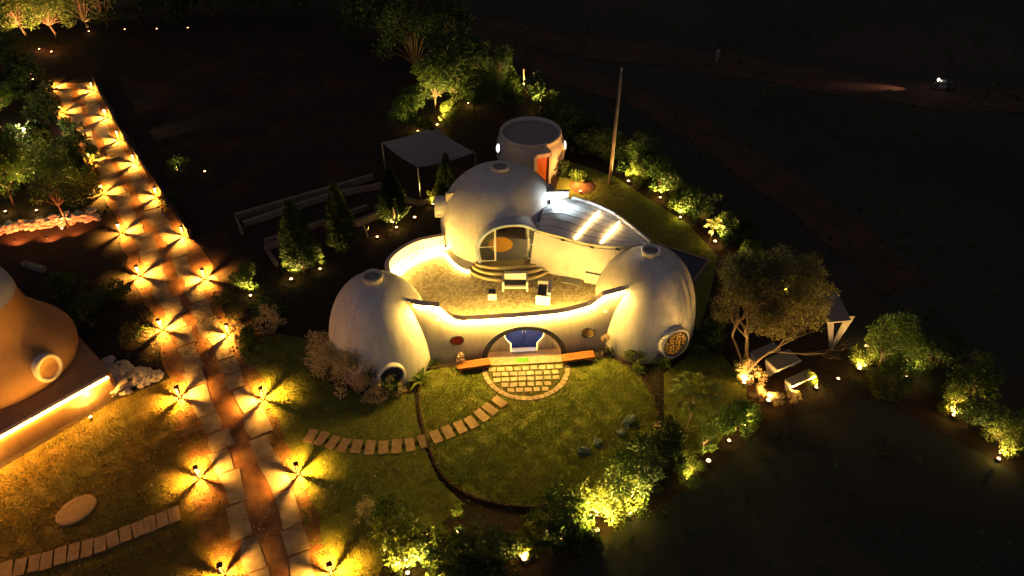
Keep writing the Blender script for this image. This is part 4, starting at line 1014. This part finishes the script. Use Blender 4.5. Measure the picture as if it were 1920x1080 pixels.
for i,(a,b,k,s,lb) in enumerate([
 (466,552,'column',.95,'open leafy shrub lit from a spotlight beside the driveway'),
 (462,548,'shrub',.72,'leaves around the lit shrub beside the driveway'),
 (552,512,'bright',.55,'bright green bush at the foot of the leftmost conifer'),
 (604,503,'column',.62,'small glowing shrub between two conifers'),
 (820,385,'bright',.55,'bright bush at the foot of the conifer by the upper dome'),
 (512,625,'dry',.85,'pale round headed shrub between driveway and left dome'),
 (452,632,'dry',.50,'pale bush lit beside the right bollard row'),
 (470,655,'low',1.0,'low plant in front of the pale bush by the bollard'),
 (418,575,'low',1.0,'low dark plant between the two right bollards'),
 (500,590,'low',1.1,'low dark plant behind the pale round headed shrub'),
 (130,545,'low',1.3,'dark flowering plant nearest behind the orange house'),
 (170,585,'low',1.3,'dark flowering plant in the bed, middle one'),
 (215,560,'low',1.3,'dark flowering plant in the bed near the left bollards'),
 (150,620,'low',1.2,'dark plant beside the orange house window'),
 (250,645,'low',1.1,'low plant left of the left bollard row'),
 (970,300,'dark',.85,'dark shrub before the round hut, left of its door'),
 (945,285,'conifer',.45,'little dark conifer before the round hut'),
 (1012,322,'shrub',.5,'small plant by the round hut door'),
 (1050,335,'dark',.6,'dark shrub at the right foot of the round hut'),
 (1088,345,'low',.9,'low plant behind the red lit soil patch'),
 (862,668,'blossom',1.0,'pale blossoming shrub in front of the red window'),
 (866,690,'blossom',.72,'lower pale blossoms behind the left bench end'),
 (1132,668,'blossom',.85,'pale blossoming shrub right of the right bench'),
 (1145,672,'low',.6,'low plant under the right hand blossoms'),
 (808,690,'low',.62,'dark round plant between left dome and wall'),
 (1192,692,'lowlight',.9,'bright leafy plant at the front foot of the right dome'),
 (1240,690,'low',.9,'dark leafy plant under the lattice window'),
 (1298,668,'low',.9,'leafy plant at the right foot of the right dome'),
 (1330,650,'dark',.7,'dark shrub right of the right dome')]): plant(a,b,k,i%3,s,lb)
# large dried creeper at the left dome
for i,(a,b,k,s,lb) in enumerate([
 (645,690,'dry',1.3,'tall pale brown creeper against the left dome, upper part'),
 (662,722,'dry',1.1,'pale brown creeper spilling in front of the left dome'),
 (622,712,'dry',1.05,'pale brown creeper at the outer foot of the left dome'),
 (612,672,'dry',.9,'pale brown creeper at the left flank of the left dome'),
 (668,700,'dry',1.15,'dense pale brown creeper in the middle of the left dome foot'),
 (705,722,'dry',.7,'pale creeper just left of the half hidden window'),
 (700,728,'shrub',.62,'green creeper over the half hidden round window'),
 (690,738,'dry',.65,'low pale creeper below the half hidden window'),
 (735,722,'low',.8,'low leaves right of the half hidden window'),
 (708,752,'dry',.55,'low pale creeper nearest the lawn in front of the left dome'),
 (733,750,'shrub',.42,'green shrub in front of the half hidden window'),
 (752,742,'dry',.4,'pale sprigs beside the broad leaved plant'),
 (722,742,'dry',.6,'pale creeper hanging in front of the half hidden window'),
 (742,738,'shrub',.38,'green sprigs just right of the half hidden window'),
 (683,716,'dry',1.0,'pale brown creeper left above the half hidden window')]): plant(a,b,k,i%3,s,lb,'creeper on the left dome')
for i,(a,b,k,s,lb) in enumerate([
 (1376,826,'small_tree',.85,'small tree with pale trunk between two spotlights'),
 (1402,800,'bright',.50,'bright bush right of the small pale trunked tree'),
 (1296,900,'bright',.62,'glowing bush at the plot edge below the palm like tree'),
 (1318,850,'shrub',.55,'thin shrub by a bare stem at the plot edge'),
 (1240,820,'dry',.55,'tuft of dry reeds left of the palm like tree'),
 (1245,850,'dark',.8,'dark shrub in front of the dry reeds'),
 (1225,885,'dark',.95,'dark shrub right of the round lawn edge'),
 (1180,870,'low',1.3,'leafy shrub over the right edge of the round lawn'),
 (1133,980,'bright',1.15,'largest bright yellow green shrub below the round lawn'),
 (1175,955,'shrub',1.0,'shrub lit at its foot right of the largest bright one'),
 (1205,930,'dark',.9,'dark shrub right of the bright bottom shrubs'),
 (1062,1000,'shrub',.95,'half lit shrub left of the largest bright one'),
 (1040,1022,'dark',.7,'dark shrub below the bottom of the round lawn'),
 (985,1040,'bright',.50,'small glowing bush above its spotlight at the bottom'),
 (1010,990,'low',.9,'dark low bush at the bottom tip of the round lawn'),
 (745,1055,'bright',1.0,'bright green shrub at the bottom right of the driveway'),
 (735,1005,'shrub',.85,'darker shrub behind the bright green one at the bottom'),
 (688,975,'dry',.60,'pale feathery shrub right of the driveway bottom'),
 (858,985,'column',.72,'slim yellow lit shrub below the lawn edge'),
 (885,1048,'dark',.8,'round dark shrub right of the slim yellow one'),
 (935,1060,'dark',.8,'dark shrub in the bottom middle'),
 (800,1070,'dark',.75,'dark shrub right of the bright green bottom one'),
 (840,1085,'bright',.8,'green lit bush cut by the bottom edge'),
 (905,1085,'dark',1.1,'dark shrub cut by the bottom edge'),
 (1090,1040,'dark',.6,'small dark bush outside the bright bottom shrubs')]): plant(a,b,k,i%3,s,lb,'shrubs along the lower plot edge')
for i,(a,b,k,s,lb) in enumerate([
 (1640,700,'tree',.62,'first leafy shrub tree right of the benches, lit from its left'),
 (1655,740,'bright',.8,'lower lit bush at the first right hand shrub tree'),
 (1700,692,'shrub',.85,'bush beside the small middle spotlight at the right'),
 (1740,700,'treedark',.45,'dark crowned bush right of the small middle spotlight'),
 (1800,760,'tree',.58,'shrub tree above the bright spotlight at the far right'),
 (1788,772,'bright',.6,'glowing bush directly over the far right spotlight'),
 (1835,810,'dark',1.0,'dark bush between the last two right hand spotlights'),
 (1885,850,'bright',.85,'glowing bush at the right edge over the last spotlight'),
 (1915,835,'shrub',.8,'green bush cut by the right edge'),
 (1682,748,'dark',.9,'dark bush in front of the right hand shrubs'),
 (1622,690,'bright',.7,'lit bush between the twin spotlights at the right'),
 (1400,715,'dry',.70,'tangle of pale lit leaves round the bare tree foot'),
 (1388,712,'bright',.42,'bright bush at the foot of the bare tree'),
 (1420,746,'dry',.4,'amber glowing grasses left of the front bench'),
 (1452,756,'dry',.36,'amber glowing grasses below the front bench'),
 (1486,752,'dry',.36,'bright yellow grasses in front of the front bench'),
 (1515,728,'bright',.40,'yellow bush at the right leg of the front bench'),
 (1540,585,'bright',.45,'small yellow lit bush under the slanted roof'),
 (1478,548,'bright',.55,'lit bush seen through the bare tree crown, right'),
 (1408,495,'shrub',.6,'lit bush seen through the bare tree crown, upper left'),
 (1335,660,'dark',.6,'dark shrub left of the bare tree')]): plant(a,b,k,(i+1)%3,s,lb,'plants at the right side')
# big sparse tree
p=at(1397,712); bt=empty('bare_tree',(p.x,p.y,0),'large sparse brown leaved tree above the garden benches','tree')
g=random.Random(3); br=MB(); blobs=[]
def limb(p0,d,L,r,dep):
    pts=[p0]; q=Vector(p0); dd=Vector(d)
    for k in range(4):
        dd=(dd+Vector((g.uniform(-.22,.22),g.uniform(-.22,.22),g.uniform(-.08,.18)))).normalized(); q=q+dd*L/4; pts.append(tuple(q))
    br.tube(pts,[r,r*.9,r*.78,r*.68,r*.58],6 if dep<2 else 4,False)
    if dep>=2: blobs.append((tuple(q+Vector((-.1,.25,.35))),(.55,.55,.45))); 
    if dep<4:
        for k in range(3 if dep<2 else 2):
            a=g.uniform(0,2*PI); nd=(dd+Vector((math.cos(a),math.sin(a),g.uniform(.15,.6)))*.55).normalized(); limb(tuple(q),nd,L*.66,r*.58,dep+1)
for k,(dx,dy) in enumerate(((-.35,.15),(.35,.3),(.05,-.2),(-.1,.55))): limb((dx*.3,dy*.3,0),(dx*.42-.05,dy*.5+.05,1.25),2.5,.085,0)
TC=Vector((.80,1.6,4.3)); TR=Vector((2.8,2.1,2.15))
blobs=[b for b in blobs if sum(((b[0][k]-TC[k])/TR[k])**2 for k in range(3))<1.1]
for k in range(125):
    v_=Vector((g.gauss(0,1),g.gauss(0,1),g.gauss(0,1))).normalized()*g.uniform(.35,1)**.6
    c_=TC+Vector((v_.x*TR.x,v_.y*TR.y,v_.z*TR.z)); q_=TC*.5+Vector((0,0,.1)); blobs.append((tuple(c_),None))
    if k%2: br.tube([tuple(q_.lerp(c_,.25)),tuple(q_.lerp(c_,.6)+Vector((0,0,.15))),tuple(c_)],[.03,.018,.007],4,False)
obj('trunk',br,'bark',bt,True)
obj('crown',leafmesh('crown',[(b[0],(g.uniform(.3,.55),g.uniform(.3,.55),g.uniform(.22,.4))) for b in blobs],30000,.13,5,'leaf_brown',shell=.1),None,bt)
# palm like papaya trees
def palmate(px,py,h,s,nl,lb,seed,m='leaf_green'):
    p=at(px,py); e=empty('papaya_tree',(p.x,p.y,0),lb,'tree'); g=random.Random(seed)
    obj('trunk',MB().tube([(0,0,0),(.10*s,.05,h*.5),(.05,0,h)],[.085*s,.07*s,.055*s],8),'bark_pale',e,True)
    lv=MB(); base=None
    for i in range(nl):
        a=2.4*i; el=R(55-75*i/nl+g.uniform(-10,10)); L=s*g.uniform(.65,.95); d=Vector((math.cos(a)*math.cos(el),math.sin(a)*math.cos(el),math.sin(el)))
        t=Vector((.05,0,h))+d*L; mb=MB(); mb.tube([(.05,0,h-.05),tuple(t)],.012,4,False)
        for k in range(9):
            fa_=(k-4)*.42; u=Vector((math.cos(a+fa_),math.sin(a+fa_),-.25-.12*abs(k-4)*.3)).normalized(); sd=u.cross(Vector((0,0,1))).normalized(); ll=s*.42*(1-.08*abs(k-4))*g.uniform(.85,1.1)
            q=t+u*ll; mb.add([t,t+u*ll*.55+sd*.045*s,q+Vector((0,0,-.06)),t+u*ll*.55-sd*.045*s],[(0,1,2),(0,2,3)])
        obj('leaf',mb,m,e)
palmate(1284,812,2.5,1.12,24,'palm like papaya tree with a crown of lobed leaves right of the round lawn',1,'leaf_light')
palmate(1331,452,1.1,.6,10,'little palm like plant lit white at the right hedge',2,'leaf_dry')
def banana(px,py,s,nl,lb,m='leaf_light'):
    p=at(px,py); e=empty('broad_leaf_plant',(p.x,p.y,0),lb,'plant')
    g=random.Random(int(px))
    for i in range(nl):
        a=2.4*i; L=s*g.uniform(.7,1.1); el=R(g.uniform(35,75)); rows=[]
        for k in range(6):
            f=k/5; rr=L*f*math.cos(el)*(1+.3*f); z=L*(f*math.sin(el)-.45*f*f)+.05; wv=.10*s*math.sin(PI*min(1,f*.9+.08)); c=Vector((rr*math.cos(a),rr*math.sin(a),z)); sd=Vector((-math.sin(a),math.cos(a),0))
            rows.append([tuple(c-sd*wv+Vector((0,0,.03))),tuple(c),tuple(c+sd*wv+Vector((0,0,.03)))])
        obj('leaf',MB().loft(rows),m,e,True)
banana(790,716,1.0,13,'broad leaved plant at the right foot of the left dome')
banana(1196,700,.6,9,'small broad leaved plant on the lawn edge by the right dome','leaf_green')
# bare stems
for (a,b,lb,rot) in ((690,446,'pale bare forked twig lit beside a tiny spotlight',0),(1318,845,'thin pale bare stem by the lower right plot edge',1)):
    p=at(a,b); br2=MB(); br2.tube([(0,0,0),(-.05,0,.5),(-.18,0,1.0)],[.04,.03,.02],6); br2.tube([(-.05,0,.5),(.12,0,.75),(.1,.05,1.0)],[.028,.02,.015],6); br2.tube([(-.1,0,.75),(-.3,.1,.95)],[.02,.012],5)
    tag(obj('dry_twig',br2,'bark_pale',loc=p,smooth=True),lb,'twig')
# ground cover scatter: low leaves in garden beds, pebbles and fallen petals
def scatter(pxs,n,size,m,name,lb,spread,z=.04,kind='leaf'):
    g=np.random.default_rng(len(lb)); pts=[np.array(at(*p)) for p in pxs]; v=[];f=[]
    c=np.array([pts[k] for k in g.integers(0,len(pts),n)])+g.normal(size=(n,3))*[spread,spread,0]; c[:,2]=g.uniform(0,z,n)
    ax=g.normal(size=(n,3)); ax[:,2]=abs(ax[:,2])*.5; ax/=np.linalg.norm(ax,axis=1)[:,None]; s=np.cross(ax,g.normal(size=(n,3))); s/=np.linalg.norm(s,axis=1)[:,None]; L=size*g.uniform(.5,1.4,n)[:,None]
    v=np.empty((n,4,3)); v[:,0]=c; v[:,1]=c+ax*L*.5+s*L*.3; v[:,2]=c+ax*L; v[:,3]=c+ax*L*.5-s*L*.3; v[...,2]=np.maximum(v[...,2],.012)
    me=bpy.data.meshes.new(name); me.from_pydata(v.reshape(-1,3).tolist(),[],np.arange(n*4).reshape(-1,4).tolist())
    tag(obj(name,me,m),lb,kind,kind='stuff')
scatter([tuple(((rowL[i][0]*(1-t)+rowR[i][0]*t),(rowL[i][1]*(1-t)+rowR[i][1]*t))) for i in range(11) for t in (.0,.5,1.0,1.15)],9000,.035,'redsoil','gravel','loose red gravel and crumbs along the driveway',.75,.02,'gravel')
scatter([(500,570),(560,600),(420,590),(480,650),(540,560),(620,540),(180,560),(230,600),(150,520),(260,640)],5200,.10,'leaf_dark','ground_cover','dark low ground cover in the beds beside the driveway',1.3,.22,'ground cover')
scatter([(215,680),(296,640),(452,690),(600,930),(360,660),(520,790),(415,640),(340,800),(490,990),(380,560),(400,650)],900,.07,'leaf_dry','leaf_litter','fallen dry leaves scattered over driveway margins',.6,.03,'leaf litter')
scatter([(870,740),(1100,740),(950,840),(1100,860),(880,860),(1160,760),(700,800),(700,880),(150,900),(300,880),(80,960)],420,.075,'leaf_dry','leaf_litter','fallen pale leaves lying about on the lawns',1.1,.05,'leaf litter')
scatter([(640,735),(700,745),(760,740),(600,720),(880,960),(990,965),(1090,940),(820,880),(1230,760),(1250,700)],1500,.09,'leaf_green','ground_cover','sparse green seedlings along the lawn edges',.55,.12,'ground cover')
scatter([(1150,360),(1240,420),(1330,600),(1420,780),(1320,900),(1200,985),(1500,740),(1560,700),(960,340),(720,460),(600,540),(800,400)],2600,.09,'leaf_dark','ground_cover','dark weeds along the right plot boundary',1.6,.15,'ground cover')
# field scrub: scattered dark tufts beyond the plot
g=np.random.default_rng(5); n=26000; x=g.uniform(-70,90,n); y=g.uniform(14,130,n); gp=[(v.x,v.y) for v in garden]
k=~inside(gp,x,y)&(np.sin(x*.31+np.sin(y*.23)*2)+np.sin(y*.37+1)+g.normal(0,.7,n)>0.1); x,y=x[k],y[k]; n=len(x)
v=np.empty((n,3,3)); a=g.uniform(0,2*PI,n); s=g.uniform(.08,.35,n); v[:,0]=np.stack([x-np.cos(a)*s*.5,y-np.sin(a)*s*.5,0*x],-1); v[:,1]=np.stack([x+np.cos(a)*s*.5,y+np.sin(a)*s*.5,0*x],-1); v[:,2]=np.stack([x+g.normal(0,.1,n),y+g.normal(0,.1,n),s*1.1],-1)
me=bpy.data.meshes.new('scrub'); me.from_pydata(v.reshape(-1,3).tolist(),[],np.arange(n*3).reshape(-1,3).tolist())
tag(obj('scrub',me,'leaf_dark'),'sparse dark scrub over the unlit field','scrub',kind='stuff')
# ------------------------------------------------------------------ garden spotlights
def spot_parts():
    e=empty('garden_spotlight'); obj('housing',MB().lathe([(.03,0),(.035,.09),(.07,.11),(.085,.17),(.075,.17)],(0,0,0),12),'metal_dark',e,True)
    obj('lens',MB().lathe([(.075,.165),(.06,.185),(0,.195)],(0,0,0),12),'lens',e,True); return e
SP0=spot_parts(); sfirst=True
def spotlight(px,py,power,lb,col=SPOTC,s=1.0,h=.30):
    global sfirst
    p=at(px,py); o=SP0 if sfirst else copy_tree(SP0); sfirst=False
    o.location=(p.x,p.y,0); o.scale=(s,s,s); tag(o,lb,'spotlight','garden spotlights')
    if power:
        l_=lamp('spot_glow','SPOT',(p.x,p.y,h),power*7,col,size=.05,spot=135,blend=.5); l_.rotation_euler=(R(180)-R(22),0,0)
        lamp('spot_spill','POINT',(p.x,p.y,h+.03),min(power*.10,7),col,size=.06)
for a in [
 
 (70,398,170,'spotlight between the wide green tree and the lit stone wall'),
 (12,400,150,'spotlight under the green tree cut by the left edge'),
 (118,432,12,'spotlight at the foot of the slim trunked tree'),
 (0,242,60,'spotlight at the very left edge beside the glaring lamp'),
 (16,90,300,'spotlight at the amber trees, top left corner',WARM,1.2),
 (75,95,420,'spotlight below the amber trees at top left',(1,.4,.12)),
 (98,101,200,'spotlight right of the amber trees at top left',(1,.4,.12),1.2),
 (58,143,0,'upper of two tiny lights at the far driveway end'),
 (63,152,0,'lower of two tiny lights at the far driveway end'),
 (168,62,18,'tiny light under the dark trees, left of three'),
 (235,58,0,'first of three tiny lights along the top hedge'),
 (295,57,0,'second of three tiny lights along the top hedge'),
 (353,55,0,'third of three tiny lights along the top hedge'),
 (333,322,12,'tiny light beside the small green bush on the dark lawn'),
 (385,325,3,'tiny light right of the small green bush on the dark lawn'),
 (471,558,42,'spotlight at the open leafy shrub by the driveway'),
 (547,528,48,'spotlight at the foot of the leftmost conifer',SPOTC,1.2),
 (601,508,20,'tiny spotlight between two conifers'),
 (708,448,22,'tiny spotlight right of the bare twig'),
 (744,430,48,'spotlight at the foot of the right conifer',SPOTC,1.0),
 (778,412,14,'single spotlight on open ground left of the upper dome',SPOTC,1.2),
 (812,386,30,'spotlight behind the upper dome at its left'),
 (784,249,90,'spotlight at the gazebo roof peak'),
 (820,238,150,'spotlight right of the gazebo roof peak',SPOTC,1.2),
 (835,219,150,'spotlight above the gazebo roof, right',SPOTC,1.2),
 (879,197,110,'spotlight beneath the trees left of the short post'),
 (979,173,90,'spotlight at the foot of the short post'),
 (1013,204,130,'spotlight behind the right rim of the round hut'),
 (1178,344,80,'first hedge spotlight right of the utility pole',SPOTC,1.2),
 (1237,374,85,'second hedge spotlight right of the utility pole'),
 (1275,411,90,'third hedge spotlight right of the utility pole'),
 (1340,457,80,'spotlight beside the little palm like plant',SPOTC,1.2),
 (1401,503,40,'spotlight seen through the upper left of the bare tree',SPOTC,1.3),
 (1471,552,60,'spotlight seen through the middle of the bare tree'),
 (1394,722,110,'spotlight at the foot of the bare tree',WARM,1.2),
 (1439,756,75,'spotlight in the grasses left of the front bench',(1,.5,.1),1.4),
 (1487,746,80,'spotlight in the grasses below the front bench',(1,.5,.1),1.4),
 (1529,730,75,'spotlight at the right leg of the front bench',(1,.6,.12)),
 (1570,714,6,'tiny light on bare ground right of the benches',(1,.5,.3)),
 (1609,696,60,'lower of the twin spotlights right of the benches',SPOTC,1.4),
 (1623,655,60,'upper of the twin spotlights right of the benches',SPOTC,1.4),
 (1699,710,45,'small middle spotlight among the right hand shrubs'),
 (1786,784,75,'bright spotlight at the far right shrubs',WARM,1.3),
 (1870,864,75,'last spotlight at the right edge'),
 (1327,869,14,'bare spotlight on the lower right plot edge',SPOTC,1.3),
 (1366,830,26,'spotlight at the pale trunk of the small tree'),
 (1395,803,34,'spotlight right of the small pale trunked tree'),
 (1289,903,42,'spotlight in the glowing bush at the plot edge'),
 (1181,967,190,'spotlight right of the largest bright bottom shrub'),
 (1119,999,330,'spotlight below the largest bright bottom shrub',SPOTC,1.2),
 (1052,1012,28,'spotlight hidden in the half lit bottom shrub'),
 (983,1053,150,'spotlight in the small glowing bottom bush',WARM,1.4),
 (765,1078,330,'spotlight at the bottom edge below the bright green shrub'),
 (806,1090,90,'spotlight at the bottom edge among dark shrubs'),
 (858,1002,14,'small spotlight below the slim yellow shrub'),
 (1088,362,30,'spotlight lighting the red soil patch behind the leaf roof',(1,.28,.05)),
 (172,786,10,'small spotlight on the amber lawn by the plinth',WARM)]: spotlight(*a)
pm=at(46,244,3.0); lp=empty('lamp_post',(pm.x,pm.y,0),'glaring white lamp on a post over the dark lawn at the left edge','lamp post')
obj('post',MB().tube([(0,0,0),(0,0,2.9)],.04,8),'metal_dark',lp); obj('lamp_head',MB().lathe([(.0,2.82),(.16,2.86),(.17,2.98),(.08,3.06),(0,3.07)],(0,0,0),16),'lens',lp,True)
lamp('post_lamp','POINT',(pm.x,pm.y,3.25),500,(1,.75,.38),size=.12)
# red soil mound behind the leaf roof
p=at(1092,350); mo=MB().lathe([(.9,0),(.7,.12),(.4,.22),(0,.27)],(0,0,0),20); o=obj('soil_mound',mo,'redsoil',smooth=True,loc=(p.x,p.y,0)); tag(o,'small heap of red soil lit orange behind the leaf roof','soil mound')
